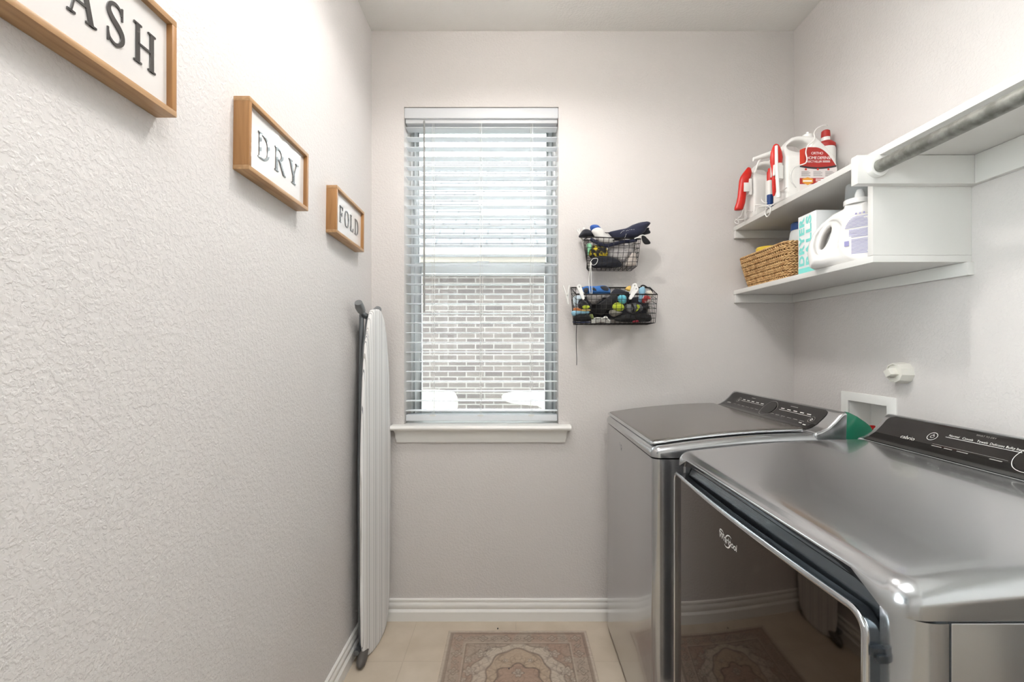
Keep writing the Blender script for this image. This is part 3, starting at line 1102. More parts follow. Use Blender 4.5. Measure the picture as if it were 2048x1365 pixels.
def rug():
    nx, ny = 236, 364
    u = np.linspace(0, RW, nx)
    v = np.linspace(0, RL, ny)
    U, V = np.meshgrid(u, v, indexing='ij')
    rs = np.random.RandomState(3)

    def vnoise(sx, sy, seed):
        r = np.random.RandomState(seed)
        gx, gy = int(RW * sx) + 3, int(RL * sy) + 3
        g = r.rand(gx, gy)
        a, b = U * sx, V * sy
        i, j = a.astype(int), b.astype(int)
        fx, fy = a - i, b - j
        fx, fy = fx * fx * (3 - 2 * fx), fy * fy * (3 - 2 * fy)
        return g[i, j] * (1 - fx) * (1 - fy) + g[i + 1, j] * fx * (1 - fy) + g[i, j + 1] * (1 - fx) * fy + g[i + 1, j + 1] * fx * fy
    mu = np.abs(U - RW / 2)
    mv = np.minimum(V, RL - V)
    e = np.minimum(RW / 2 - mu, mv)                  # distance to the nearest edge
    col = np.zeros((nx, ny, 3))
    taupe, rose, cream, dark, tan = (np.array(lin(c)) for c in ((164, 148, 133), (160, 131, 115), (200, 188, 172), (88, 74, 67), (178, 156, 132)))
    big = vnoise(9, 7, 1) * 0.6 + vnoise(26, 22, 2) * 0.4
    col[:] = taupe
    k = np.clip((big - 0.42) * 4, 0, 1)[..., None]
    col = col * (1 - k) + rose * k
    k = np.clip((vnoise(7, 6, 5) - 0.55) * 4, 0, 1)[..., None]
    col = col * (1 - k * 0.7) + cream * k * 0.7

    def put(mask, c, a=1.0):
        mm = np.clip(mask, 0, 1)[..., None] * a
        return col * (1 - mm) + c * mm

    def line(d, w):
        return np.clip(1.4 - np.abs(d) / w, 0, 1)
    # field medallion: arches of cream scrollwork round a tan centre
    cyv = 0.285
    r1 = np.sqrt((mu / 0.135) ** 2 + ((mv - cyv) / 0.175) ** 2)
    r2 = np.sqrt((mu / 0.185) ** 2 + ((mv - cyv) / 0.20) ** 2)
    wob = 0.05 * np.cos(np.arctan2(mv - cyv, mu) * 10)
    col = put((r2 + wob < 1) * 1.0, cream, 0.75)
    col = put((r1 + wob * 0.6 < 0.93) * 1.0, tan, 0.9)
    col = put(line(r1 + wob * 0.6 - 0.93, 0.028), dark, 0.75)
    col = put(line(r2 + wob - 1.0, 0.02), dark, 0.6)
    r3 = np.sqrt((mu / 0.095) ** 2 + ((mv - cyv - 0.03) / 0.10) ** 2) + 0.10 * np.cos(np.arctan2(mv - cyv, mu) * 6)
    col = put((r3 < 1) * 1.0, rose, 0.8)
    col = put(line(r3 - 1.0, 0.045), dark, 0.8)
    # scroll rosettes placed in mirrored pairs
    for a, b, s in ((0.150, 0.150, 0.020), (0.205, 0.185, 0.016), (0.190, 0.250, 0.022), (0.120, 0.118, 0.012), (0.075, 0.330, 0.016), (0.215, 0.300, 0.017), (0.160, 0.340, 0.020), (0.0, 0.26, 0.018), (0.235, 0.135, 0.014), (0.245, 0.225, 0.013), (0.05, 0.19, 0.010)):
        d = np.sqrt((mu - a) ** 2 + (mv - b) ** 2)
        th = np.arctan2(mv - b, mu - a)
        pet = d / (s * (1 + 0.28 * np.cos(5 * th)))
        col = put((pet < 1) * 1.0, cream, 0.7)
        col = put(line(pet - 1, 0.16), dark, 0.6)
        col = put(line(pet - 0.45, 0.2), dark, 0.5)
    # trailing vines across the field
    for f1, f2, ph in ((52, 61, 0.4), (75, 48, 1.9), (97, 88, 3.1)):
        vv = np.sin(mu * f1 + 1.6 * np.sin(mv * f2 + ph)) + np.sin(mv * f2 * 0.9 - mu * 20 + ph)
        col = put(line(vv, 0.10) * (e > 0.085), dark, 0.38)
    # borders
    col = put((e < 0.088) * 1.0, taupe, 0.85)
    k = (vnoise(18, 14, 9) > 0.55) * (e < 0.088)
    col = put(k * 1.0, rose, 0.6)
    s = np.where(RW / 2 - mu < mv, mv, mu)            # distance along the border
    for step, off, sz in ((0.1, 0.0, 0.016), (0.1, 0.05, 0.011)):
        q = (s + off) % step - step / 2
        d = np.sqrt(q ** 2 + (e - 0.053) ** 2)
        th = np.arctan2(e - 0.053, q)
        pet = d / (sz * (1 + 0.25 * np.cos(4 * th)))
        b_ = (e < 0.088) * 1.0
        col = put((pet < 1) * b_, cream, 0.45)
        col = put(line(pet - 1, 0.2) * b_, dark, 0.65)
        col = put(line(pet - 0.4, 0.22) * b_, dark, 0.55)
    vine = np.sin(s * 62) * 0.016
    col = put(line(e - 0.053 - vine, 0.0022) * (e < 0.088), dark, 0.5)
    for d0, w0, c0, a0 in ((0.006, 0.006, cream, 0.8), (0.018, 0.006, dark, 0.42), (0.024, 0.0016, dark, 0.6), (0.088, 0.003, dark, 0.55), (0.082, 0.0016, cream, 0.6)):
        col = put(line(e - d0, w0), c0, a0)
    # wear
    wear = vnoise(160, 160, 11) * 0.5 + vnoise(60, 230, 12) * 0.5
    col *= (0.80 + 0.36 * wear)[..., None]
    fade = vnoise(11, 9, 20)
    avg = np.array(lin((170, 152, 136)))
    k = (0.04 + 0.34 * fade)[..., None]
    col = col * (1 - k) + avg * k
    X = RX0 + U
    Y = RY1 - V
    Z = np.full(U.shape, RT) + 0.0006 * vnoise(90, 90, 30)
    vs = np.stack([X, Y, Z], -1).reshape(-1, 3)
    i, j = np.meshgrid(np.arange(nx - 1), np.arange(ny - 1), indexing='ij')
    a = (i * ny + j).ravel()
    fs = np.stack([a, a + ny, a + ny + 1, a + 1], 1)
    mb = MB()
    mb.v = [tuple(p) for p in vs]
    mb.f = [tuple(int(t) for t in q[::-1]) for q in fs]
    nv = len(mb.v)
    # bound edge
    ring = [(RX0, RY1), (RX0 + RW, RY1), (RX0 + RW, RY1 - RL), (RX0, RY1 - RL)]
    mb.add([(x, y, RT) for x, y in ring] + [(x, y, 0.0005) for x, y in ring], [(0, 4, 5, 1), (1, 5, 6, 2), (2, 6, 7, 3), (3, 7, 4, 0), (4, 7, 6, 5)])
    m = mat('faded_rug_pile', (160, 140, 124), 0.95, sheen=0.2, bump=(420, 0.5, 0.002, 2))
    nt = m.node_tree
    at_ = nt.nodes.new('ShaderNodeVertexColor')
    at_.layer_name = 'weave'
    nt.links.new(at_.outputs['Color'], nt.nodes['Principled BSDF'].inputs['Base Color'])
    o = mb.build('rug', m, smooth=40, flip=True)
    ca = o.data.color_attributes.new('weave', 'FLOAT_COLOR', 'POINT')
    dat = np.ones((len(o.data.vertices), 4), np.float32)
    dat[:nv, :3] = col.reshape(-1, 3)
    dat[nv:, :3] = avg
    ca.data.foreach_set('color', dat.ravel())
    tag(o, 'faded taupe patterned rug on the beige tile in front of the washer', 'rug')


rug()
for x, y, z, r, lb in ((-0.064, 2.035, 0.0, 0.004, 'dark speck of debris on bare tile between rug and baseboard'), (-0.012, 1.773, 0.0066, 0.003, 'small dark speck of debris lying on the patterned rug')):
    o = MB().ico((x, y, z + r * 0.5), (r * 0.8, r * 1.5, r * 0.5), 2).build('debris_speck', M['gasket'], smooth=180)
    tag(o, lb, 'debris')

# ------------------------------------------------------------------ washer and dryer
def cap_mesh(x0, x1, y0, y1, r, zb, zt, fil, inner=(0.9, 0.72, 0.5, 0.28, 0.1)):
    """pressed top cover: skirt, rounded shoulder, gently domed top"""
    base = rrect(x0, x1, y0, y1, r, 7, 14)
    cx, cy = (x0 + x1) / 2, (y0 + y1) / 2
    loops = [[Vector((p[0] + (cx - p[0]) * 0.03, p[1] + (cy - p[1]) * 0.03, zb(*p))) for p in base], [Vector((p[0], p[1], zb(*p))) for p in base]]
    n = 7
    last = None
    for k in range(n + 1):
        a = PI / 2 * k / n
        ins = fil * (1 - math.cos(a))
        rr_ = rrect(x0 + ins, x1 - ins, y0 + ins, y1 - ins, max(r - ins * 0.75, 0.006), 7, 14)
        loops.append([Vector((p[0], p[1], max(zt(q[0], q[1]) - fil + fil * math.sin(a), zb(*q) + 0.002 + 0.001 * k))) for p, q in zip(rr_, rr_)])
        last = rr_
    for s in inner:
        loops.append([Vector((cx + (p[0] - cx) * s, cy + (p[1] - cy) * s, zt(cx + (p[0] - cx) * s, cy + (p[1] - cy) * s))) for p in last])
    return MB().loft(loops)


def plate(x0, x1, y0, y1, r, fz, h0, h1, fil=0.003):
    base = rrect(x0, x1, y0, y1, r, 5, 12)
    cx, cy = (x0 + x1) / 2, (y0 + y1) / 2
    loops = []

    def lp(s, ins, h):
        rr_ = rrect(x0 + ins, x1 - ins, y0 + ins, y1 - ins, max(r - ins, 0.002), 5, 12)
        return [Vector((cx + (p[0] - cx) * s, cy + (p[1] - cy) * s, fz(cx + (p[0] - cx) * s) + h)) for p in rr_]
    loops.append(lp(0.8, 0, h0))
    loops.append(lp(1, 0, h0))
    loops.append(lp(1, 0, h1 - fil))
    loops.append(lp(1, fil * 0.3, h1 - fil * 0.3))
    loops.append(lp(1, fil, h1))
    for s in (0.94, 0.8, 0.6, 0.4, 0.2, 0.06):
        loops.append(lp(s, fil, h1))
    return MB().loft(loops)


CPROF = [(0.0, -0.06), (0.0, 0.0), (0.02, 0.0055), (0.04, 0.017), (0.06, 0.035), (0.076, 0.053), (0.084, 0.0600), (0.090, 0.0625), (0.100, 0.0620), (0.125, 0.050), (0.150, 0.033), (0.166, 0.020), (0.174, 0.006), (0.176, -0.01), (0.176, -0.06)]


def console(par, xs, zs, y0, y1, ks, ins_near, ins_far):
    """control console; returns a mapping from its face (y, share of the way up, height) to a point"""
    prof = [(xs + a, zs + b * (ks if b > 0 else 1)) for a, b in CPROF]
    mb = MB().loft([[(x, y, z) for x, z in prof] for y in (y0, y1)])
    mb.build('console_housing', M['steel'], par, bevel=0.009, seg=4, smooth=50)
    face = [Vector((xs, 0, zs))]
    fp = prof[1:8]
    cum = [0]
    for a, b in zip(fp, fp[1:]):
        cum.append(cum[-1] + math.hypot(b[0] - a[0], b[1] - a[1]))
    tot = cum[-1]

    def cs(y, v, h=0.0):
        d = v * tot
        if d <= 0:
            i = 0
        elif d >= tot:
            i = len(cum) - 2
        else:
            i = max(j for j in range(len(cum) - 1) if cum[j] <= d)
        f = (d - cum[i]) / (cum[i + 1] - cum[i])
        a, b = fp[i], fp[i + 1]
        tx, tz = b[0] - a[0], b[1] - a[1]
        l = math.hypot(tx, tz)
        return Vector((a[0] + tx * f - tz / l * h, y, a[1] + tz * f + tx / l * h))
    # black glass face with rounded far and near ends
    nv, loops = 22, []
    va, vb = 0.03, 0.93
    rows = []
    for i in range(nv + 1):
        v = va + (vb - va) * i / nv
        q = (v - va) / (vb - va)
        e = 0.0
        if q > 0.8:
            e = 0.02 * (1 - math.sqrt(max(0, 1 - ((q - 0.8) / 0.2) ** 2)))
        ya, yb = y0 + ins_near + e, y1 - ins_far - e
        m = 8
        rows.append([cs(ya + (yb - ya) * j / m, v, 0.0014) for j in range(m + 1)])
    mb = MB()
    m = len(rows[0])
    vs = [p for r_ in rows for p in r_]
    fs = [(i * m + j, i * m + j + 1, (i + 1) * m + j + 1, (i + 1) * m + j) for i in range(nv) for j in range(m - 1)]
    mb.add(vs, fs)
    mb.build('control_panel', M['glass_black'], par, smooth=70, flip=False)
    return cs, tot


def ring_on(mb, cs, tot, yc, vc, ry, rv, wd, h=0.0022, n=48):
    vs, fs = [], []
    for i in range(n):
        a = 2 * PI * i / n
        for k in (0, 1):
            q = 1 - k * wd / ry
            vs.append(cs(yc + ry * q * math.cos(a), vc + rv * q * math.sin(a) / tot, h))
    for i in range(n):
        j = (i + 1) % n
        fs.append((2 * i, 2 * j, 2 * j + 1, 2 * i + 1))
    mb.add(vs, fs)


def strip_on(mb, cs, ya, yb, v, w, tot, h=0.0022):
    m = 6
    vs = []
    for i in range(m + 1):
        y = ya + (yb - ya) * i / m
        vs += [cs(y, v - w / tot / 2, h), cs(y, v + w / tot / 2, h)]
    mb.add(vs, [(2 * i, 2 * i + 2, 2 * i + 3, 2 * i + 1) for i in range(m)])


def words_on(mb, cs, tot, body, yc, v, size, h=0.0022):
    mb.text(body, size, lambda a, b, c: cs(yc - a, v + b / tot, h))


def dial(mb, cs, tot, yc, vc, r):
    ring_on(mb, cs, tot, yc, vc, r, r * 0.95, r * 0.035)


# ---- washer
WY0, WY1, WXF, WXB = 1.365, 2.045, 0.424, 1.095


def wzt(x, y=0):
    u = min(1, max(0, (x - WXF) / (0.912 - WXF)))
    return 0.963 + 0.042 * (1 - (1 - u) ** 1.9)


wa = thing('washer', ((WXF + WXB) / 2, (WY0 + WY1) / 2, 0.0), 'grey top-loading washer with smoked glass lid standing in the corner under the shelves', 'washing machine')
lo_ = [[Vector((x, y, z)) for x, y in rrect(WXF + 0.003, WXB, WY0 + 0.002, WY1 - 0.002, 0.022, 6, 4)] for z in (0.025, 0.929)]
MB().loft(lo_).build('cabinet', M['steel'], wa)
for x in (WXF + 0.06, WXB - 0.06):
    for y in (WY0 + 0.06, WY1 - 0.06):
        MB().lathe([(0.018, 0), (0.02, 0.01), (0.012, 0.012), (0.012, 0.03)], (x, y, 0), n=12).build('foot', M['gasket'], wa)
cap_mesh(WXF, WXB, WY0, WY1, 0.026, lambda x, y: 0.934, lambda x, y: wzt(x), 0.022).build('top_cover', M['steel'], wa, smooth=60)
plate(WXF + 0.006, 0.905, WY0 + 0.030, WY1 - 0.010, 0.014, wzt, 0.0035, 0.0105).build('lid_trim', M['chrome'], wa, smooth=50)
plate(WXF + 0.0125, 0.903, WY0 + 0.034, WY1 - 0.0145, 0.010, wzt, 0.0095, 0.0125, 0.0015).build('lid', M['lid_glass'], wa, smooth=50)
cs, tot = console(wa, 0.915, wzt(0.912) + 0.004, WY0 + 0.001, WY1, 1.0, 0.052, 0.018)
pm, pd = MB(), MB()
dial(pd, cs, tot, 1.700, 0.52, 0.040)
MB().lathe([(0.0335, 0.0), (0.033, 0.0022), (0.0, 0.0025)], cs(1.700, 0.52, 0.0014), axis=(cs(1.7, 0.52, 1) - cs(1.7, 0.52, 0)), n=32).build('dial', M['glass_black'], wa, smooth=40)
for row, v, ys in ((0, 0.66, [1.90 - 0.034 * i for i in range(5)]), (1, 0.66, [1.630 - 0.036 * i for i in range(5)])):
    for y in ys:
        strip_on(pm, cs, y - 0.010, y + 0.010, v, 0.0032, tot)
    strip_on(pm, cs, min(ys) - 0.016, max(ys) + 0.014, v - 0.065, 0.0012, tot)
for v, ys in ((0.36, [1.93 - 0.034 * i for i in range(6)]), (0.36, [1.655 - 0.034 * i for i in range(6)])):
    for y in ys:
        strip_on(pd, cs, y - 0.011, y + 0.011, v, 0.0022, tot)
strip_on(pd, cs, 1.83, 1.86, 0.80, 0.0022, tot)
strip_on(pd, cs, 1.56, 1.60, 0.80, 0.0022, tot)
words_on(pm, cs, tot, 'cabrio', 1.985, 0.38, 0.013)
ring_on(pd, cs, tot, 1.935, 0.60, 0.0125, 0.0125, 0.0012)
ring_on(pm, cs, tot, 1.935, 0.60, 0.005, 0.005, 0.001)
ring_on(pd, cs, tot, 1.455, 0.50, 0.0125, 0.0125, 0.0012)
ring_on(pm, cs, tot, 1.455, 0.50, 0.005, 0.005, 0.0022)
strip_on(pm, cs, 1.474, 1.488, 0.28, 0.003, tot)
strip_on(pm, cs, 1.448, 1.462, 0.24, 0.004, tot)
clusters(pm, 0.03, 'panel_lettering', M['print'], wa, flip=False)
clusters(pd, 0.03, 'panel_marking', M['print_dim'], wa, flip=False)
# green film left on the rear of the near end of the console
zc = wzt(0.912) + 0.004
gp = [(a, b) for a, b in CPROF if a >= 0.100 and b > -0.02]
poly = [(0.915 + 0.093, zc - 0.03), (0.915 + 0.096, zc + 0.0632)] + [(0.915 + a + 0.0008, zc + b + 0.0012) for a, b in gp] + [(0.915 + 0.177, zc - 0.03)]
MB().loft([[(x, y, z) for x, z in poly] for y in (WY0 + 0.0002, WY0 + 0.016)]).build('console_end_film', M['green'], wa, bevel=0.002, label='translucent green film on the console end')
# badge
bd = MB()
for yy, zz, r in ((1.795, 0.885, 0.006), (1.775, 0.876, 0.010), (1.770, 0.868, 0.006)):
    vs = [(WXF + 0.0022, yy + r * q * math.cos(2 * PI * i / 20), zz + r * q * math.sin(2 * PI * i / 20)) for i in range(20) for q in (1, 0.72)]
    bd.add(vs, [(2 * i, 2 * ((i + 1) % 20), 2 * ((i + 1) % 20) + 1, 2 * i + 1) for i in range(20)])
bd.build('badge', M['chrome'], wa, smooth=0)

# ---- dryer
DY0, DY1, DXF, DXB = 0.557, 1.315, 0.476, 1.172
BXF = 0.488


def dzt(x, y=0):
    u = min(1, max(0, (x - DXF) / (1.0 - DXF)))
    return 0.970 + 0.036 * (1 - (1 - u) ** 1.8)


def dzb(x, y):
    if x > DXF + 0.03:
        return 0.9315
    return 0.9315 + 0.027 * smoothstep(0.022, 0.085, min(y - DY0, DY1 - y))


dr = thing('dryer', ((DXF + DXB) / 2, (DY0 + DY1) / 2, 0.0), 'large grey dryer with dark glass door and silver trim, nearest the camera', 'dryer')
MB().loft([[Vector((x, y, z)) for x, y in rrect(0.515, DXB, DY0 + 0.004, DY1 - 0.004, 0.012, 4, 4)] for z in (0.025, 0.93)]).build('cabinet', M['steel_dark'], dr)
for x in (0.56, DXB - 0.06):
    for y in (DY0 + 0.06, DY1 - 0.06):
        MB().lathe([(0.018, 0), (0.02, 0.01), (0.012, 0.012), (0.012, 0.03)], (x, y, 0), n=12).build('foot', M['gasket'], dr)
MB().box(0.5395, DXB, DY0 + 0.0006, DY0 + 0.012, 0.03, 0.9285).build('side_panel', M['steel'], dr, bevel=0.0025)
mb = MB()
for sgn in (0, 1):
    def yy(d):
        return DY0 + d if sgn == 0 else DY1 - d
    r = 0.034
    pl = [(0.536, 0.0)] + [(BXF + r - r * math.sin(a), r - r * math.cos(a)) for a in [PI / 2 * i / 8 for i in range(9)]] + [(BXF, 0.046), (0.512, 0.046), (0.512, 0.02), (0.536, 0.02)]
    pl = [(a, b) for a, b in pl]
    mb.loft([[(a, yy(b), 0.03) for a, b in pl], [(a, yy(b), dzb(a if a < 0.51 else 0.6, yy(b)) - 0.0035) for a, b in pl]])
mb.box(BXF + 0.004, 0.516, DY0 + 0.046, DY1 - 0.046, 0.03, 0.885)
mb.build('front_panel', M['steel'], dr, smooth=40)
MB().box(0.505, 0.516, DY0 + 0.044, DY1 - 0.044, 0.88, 0.966).build('handle_recess', M['gasket'], dr)
mb = MB().tube([(0.500, DY0 + 0.05, 0.937), (0.499, DY0 + 0.10, 0.940), (0.499, DY1 - 0.10, 0.940), (0.500, DY1 - 0.05, 0.937)], 0.006, 10)
mb.build('recess_ledge', M['steel_dark'], dr)
MB().loft([[(a, y, z) for a, z in ((0.505, 0.93), (0.4965, 0.912), (0.494, 0.885), (0.505, 0.885))] for y in (DY0 + 0.05, DY1 - 0.05)]).build('recess_slope', M['steel_dark'], dr)
cap_mesh(DXF, DXB, DY0, DY1, 0.032, dzb, lambda x, y: dzt(x), 0.030).build('top_cover', M['steel'], dr, smooth=60)
# door: gasket body, silver frame, dark glass
AY0, AY1, AZ0, AZ1 = DY0 + 0.044, DY1 - 0.006, 0.20, 0.914
XD = 0.4675


def yz(rr_, x):
    return [Vector((x, a, b)) for a, b in rr_]


def dloop(ins, x, r=0.030):
    return [Vector((p.x - 0.012 * (1 - ((p.y - (AY0 + AY1) / 2) / ((AY1 - AY0) / 2)) ** 2), p.y, p.z)) for p in yz(rrect(AY0 + ins, AY1 - ins, AZ0 + ins, AZ1 - ins, max(r - ins, 0.004), 8, 24), x)]


door = MB().loft([dloop(0.002, BXF + 0.003), dloop(0.0, XD + 0.006), dloop(0.004, XD + 0.004)]).build('door', M['steel_dark'], dr, smooth=40)
MB().loft([dloop(0.0, XD + 0.006), dloop(-0.001, XD + 0.0025), dloop(0.0015, XD), dloop(0.0075, XD), dloop(0.0095, XD + 0.002), dloop(0.0095, XD + 0.004)], cap=False).build('door_frame', M['chrome'], door, smooth=60)
g = MB()
NG = 40
a0, a1, b0, b1, rc = AY0 + 0.0092, AY1 - 0.0092, AZ0 + 0.0092, AZ1 - 0.0092, 0.021
cols = []
for i in range(NG + 1):
    q = i / NG
    y = a0 + (a1 - a0) * (0.5 - 0.5 * math.cos(PI * q))
    e = min(y - a0, a1 - y)
    dz = rc - math.sqrt(max(0, rc * rc - (rc - e) ** 2)) if e < rc else 0
    x = XD + 0.0018 - 0.012 * (1 - ((y - (AY0 + AY1) / 2) / ((AY1 - AY0) / 2)) ** 2)
    cols.append([(x, y, b0 + dz), (x, y, b1 - dz)])
g.add([p for c in cols for p in c], [(2 * i, 2 * i + 1, 2 * i + 3, 2 * i + 2) for i in range(NG)])
g.build('door_glass', M['door_glass'], door, smooth=180, flip=False)
# maker's wordmark with its two crossing swirls
lm = MB()


def on_door(a, b, c):
    return Vector((XD - 0.0109, 0.960 - a, 0.8575 + b))


lm.text('Whirlpool', 0.0205, on_door, shear=0.12, spacing=0.92)
for cx_, cz_, rx_, rz_, a0, a1, tl in ((0.004, 0.002, 0.0155, 0.0105, 0.2, 3.6, 0.5), (-0.001, -0.003, 0.0155, 0.0105, 3.3, 6.6, 0.5), (-0.0265, 0.0092, 0.008, 0.0036, 0, 6.28, -0.15)):
    n = 30
    vs = []
    for i in range(n + 1):
        a = a0 + (a1 - a0) * i / n
        tw = 0.0011 * math.sin(PI * i / n) + 0.0003
        for s in (-1, 1):
            x_, z_ = (rx_ + s * tw) * math.cos(a), (rz_ + s * tw) * math.sin(a)
            vs.append(on_door(cx_ + x_ * math.cos(tl) - z_ * math.sin(tl), cz_ + x_ * math.sin(tl) + z_ * math.cos(tl), 0))
    lm.add(vs, [(2 * i, 2 * i + 2, 2 * i + 3, 2 * i + 1) for i in range(n)])
lm.build('logo', M['print'], door, smooth=0, flip=False)
MB().box(0.472, 0.490, AY0 - 0.0075, AY0 + 0.004, 0.861, 0.873).box(0.476, 0.500, AY0 - 0.0115, AY0 - 0.004, 0.856, 0.866).build('door_hinge', M['gasket'], dr, bevel=0.0015)
cs, tot = console(dr, 1.0, dzt(1.0) + 0.001, DY0 + 0.001, DY1 - 0.004, 1.10, 0.052, 0.020)
pm, pd = MB(), MB()
for wd_, y in (('Normal', 1.086), ('Casuals', 1.054), ('Towels', 1.021), ('Delicates', 0.990), ('Bulky Items', 0.953)):
    words_on(pm, cs, tot, wd_, y, 0.705, 0.0082)
strip_on(pm, cs, 0.938, 1.104, 0.655, 0.0011, tot)
words_on(pd, cs, tot, 'WHAT TO DRY', 1.022, 0.835, 0.0062)
strip_on(pd, cs, 0.948, 1.118, 0.42, 0.0008, tot)
for y, l in ((1.103, 0.026), (1.074, 0.02), (1.040, 0.026), (0.968, 0.026)):
    strip_on(pd, cs, y - l / 2, y + l / 2, 0.365, 0.0028, tot)
dial(pm, cs, tot, 0.905, 0.55, 0.040)
MB().lathe([(0.0335, 0.0), (0.033, 0.0022), (0.0, 0.0025)], cs(0.905, 0.55, 0.0014), axis=(cs(0.905, 0.55, 1) - cs(0.905, 0.55, 0)), n=32).build('dial', M['glass_black'], dr, smooth=40)
words_on(pm, cs, tot, 'cabrio', 1.188, 0.42, 0.0165)
ring_on(pm, cs, tot, 1.134, 0.60, 0.0125, 0.0125, 0.0012)
ring_on(pm, cs, tot, 1.134, 0.60, 0.0048, 0.0048, 0.0010)
strip_on(pm, cs, 1.1335, 1.1345, 0.65, 0.005, tot)
for y in (0.84, 0.80, 0.76, 0.72):
    strip_on(pm, cs, y - 0.011, y + 0.011, 0.705, 0.003, tot)
strip_on(pm, cs, 0.705, 0.86, 0.655, 0.0011, tot)
ring_on(pd, cs, tot, 0.655, 0.50, 0.0125, 0.0125, 0.0012)
clusters(pm, 0.03, 'panel_lettering', M['print'], dr, flip=False)
clusters(pd, 0.03, 'panel_marking', M['print_dim'], dr, flip=False)

# the dryer stands very slightly askew: its near end a little further from the room
piv = Matrix.Translation((DXF, DY1, 0))
WM[dr] = Matrix.Translation((-0.001, 0, 0)) @ piv @ Matrix.Rotation(math.radians(0.25), 4, 'Z') @ piv.inverted() @ WM[dr]
dr.matrix_world = WM[dr]

# ------------------------------------------------------------------ shelves and hanging rod
XS = 1.030
us = thing('wall_shelf', ((XS + XR) / 2, 0.6, 1.808), 'long white upper shelf on cleats carrying the spray jugs', 'shelf')
MB().box(XS, XR, -1.0, YB, 1.808, 1.827).build('shelf_board', M['shelf'], us, bevel=0.0012)
MB().box(0.967, XR, 1.266, 1.291, 1.727, 1.8075).build('rod_support', M['shelf'], us, bevel=0.002)
MB().box(0.967, XR, -0.96, -0.935, 1.727, 1.8075).build('rod_support', M['shelf'], us, bevel=0.002)
MB().box(XR - 0.018, XR, -0.93, 1.2655, 1.727, 1.8075).build('wall_cleat', M['shelf'], us, bevel=0.0012)
MB().box(XR - 0.018, XR, 1.311, YB - 0.018, 1.772, 1.8075).build('wall_cleat', M['shelf'], us, bevel=0.0012)
MB().box(XS + 0.001, XR, YB - 0.018, YB, 1.772, 1.8075).build('wall_cleat', M['shelf'], us, bevel=0.0012)
ls = thing('cubby_shelf', ((XS + XR) / 2, 1.7, 1.512), 'short white lower shelf with an upright end panel, holding basket and detergent', 'shelf')
MB().box(XS, XR, 1.291, YB, 1.512, 1.531).build('shelf_board', M['shelf'], ls, bevel=0.0012)
MB().box(XS, XR, 1.2915, 1.3105, 1.5315, 1.8075).build('end_panel', M['shelf'], ls, bevel=0.0012)
MB().box(XS + 0.003, XR - 0.018, YB - 0.018, YB, 1.474, 1.5115).build('wall_cleat', M['shelf'], ls, bevel=0.0012)
MB().box(XR - 0.018, XR, 1.284, YB, 1.474, 1.5115).build('wall_cleat', M['shelf'], ls, bevel=0.0012)
rd = thing('closet_rod', (1.017, 0.15, 1.77), 'galvanised metal hanging rod running below the long upper shelf', 'closet rod')
MB().tube([(1.017, 1.258, 1.770), (1.017, 0.2, 1.770), (1.017, -0.932, 1.770)], 0.0174, 28).build('rod', M['galv'], rd)
for ya, yb in ((1.2655, 1.250), (-0.9345, -0.919)):
    MB().lathe([(0.018, (yb - ya)), (0.0185, 0.002), (0.027, 0.0), (0.0275, (yb - ya) * 0.6), (0.0255, (yb - ya)), (0.018, (yb - ya))], (1.017, ya, 1.770), axis=(0, 1, 0), n=28).build('rod_socket', M['white_plastic'], rd)

# ------------------------------------------------------------------ plumbing on the right wall
ob = thing('outlet_box', (XR, 1.667, 0.86), 'white recessed washer outlet box in the wall behind the machines', 'outlet box')
FY0, FY1, FZ0, FZ1 = 1.540, 1.797, 0.855, 1.095
mb = slab_with_hole(FY0, FY1, FZ0, FZ1, OB0 + 0.002, OB1 - 0.002, OBZ0 + 0.002, OBZ1 - 0.002, lambda a, b, t: (XR - 0.006 + t, a, b), 0.006)
mb.build('face_frame', M['white_plastic'], ob, bevel=0.002)
mb = MB()
x0, x1 = XR + 0.0005, XR + 0.085
e = 0.0022
a0, a1, b0, b1 = OB0 + e, OB1 - e, OBZ0 + e, OBZ1 - e
mb.add([(x0, a0, b0), (x0, a1, b0), (x0, a1, b1), (x0, a0, b1), (x1, a0, b0), (x1, a1, b0), (x1, a1, b1), (x1, a0, b1)], [(4, 5, 6, 7), (0, 4, 5, 1), (1, 5, 6, 2), (2, 6, 7, 3), (3, 7, 4, 0)])
mb.build('recess', M['white_plastic'], ob, smooth=0, flip=False)
for y, hm in ((1.695, 'red_valve'),):
    MB().lathe([(0.010, 0), (0.010, 0.03), (0.014, 0.032), (0.014, 0.045), (0.008, 0.047), (0.007, 0.06)], (XR + 0.045, y, 0.90), n=14).build('valve', M['brass'], ob)
    MB().box(XR + 0.030, XR + 0.060, y - 0.030, y + 0.020, 0.959, 0.966).box(XR + 0.036, XR + 0.054, y + 0.004, y + 0.016, 0.959, 0.974).build('valve_handle', M[hm], ob, bevel=0.003, label='red valve handle')
    MB().lathe([(0.004, 0.0), (0.004, 0.012), (0, 0.013)], (XR + 0.045, y - 0.024, 0.965), n=10).build('handle_screw', M['brass'], ob)
pv = thing('pipe_plug', (XR, 1.509, 1.183), 'white plastic pipe cleanout plug sticking out of the wall above the outlet box', 'pipe plug')
MB().lathe([(0.036, 0.0), (0.0355, -0.012), (0.033, -0.034), (0.033, -0.040), (0.029, -0.041), (0.0285, -0.036), (0.0, -0.036)], (XR, 1.509, 1.183), axis=(1, 0, 0), n=10).build('fitting', M['pvc'], pv, smooth=20)
r = 0.0185
mb = MB().loft([[(XR - d, 1.509 + rr_ * math.cos(PI / 2 * i + 0.25), 1.183 + rr_ * math.sin(PI / 2 * i + 0.25)) for i in range(4)] for d, rr_ in ((0.030, r), (0.062, r * 0.92))])
mb.build('plug_head', M['pvc'], pv, bevel=0.003)

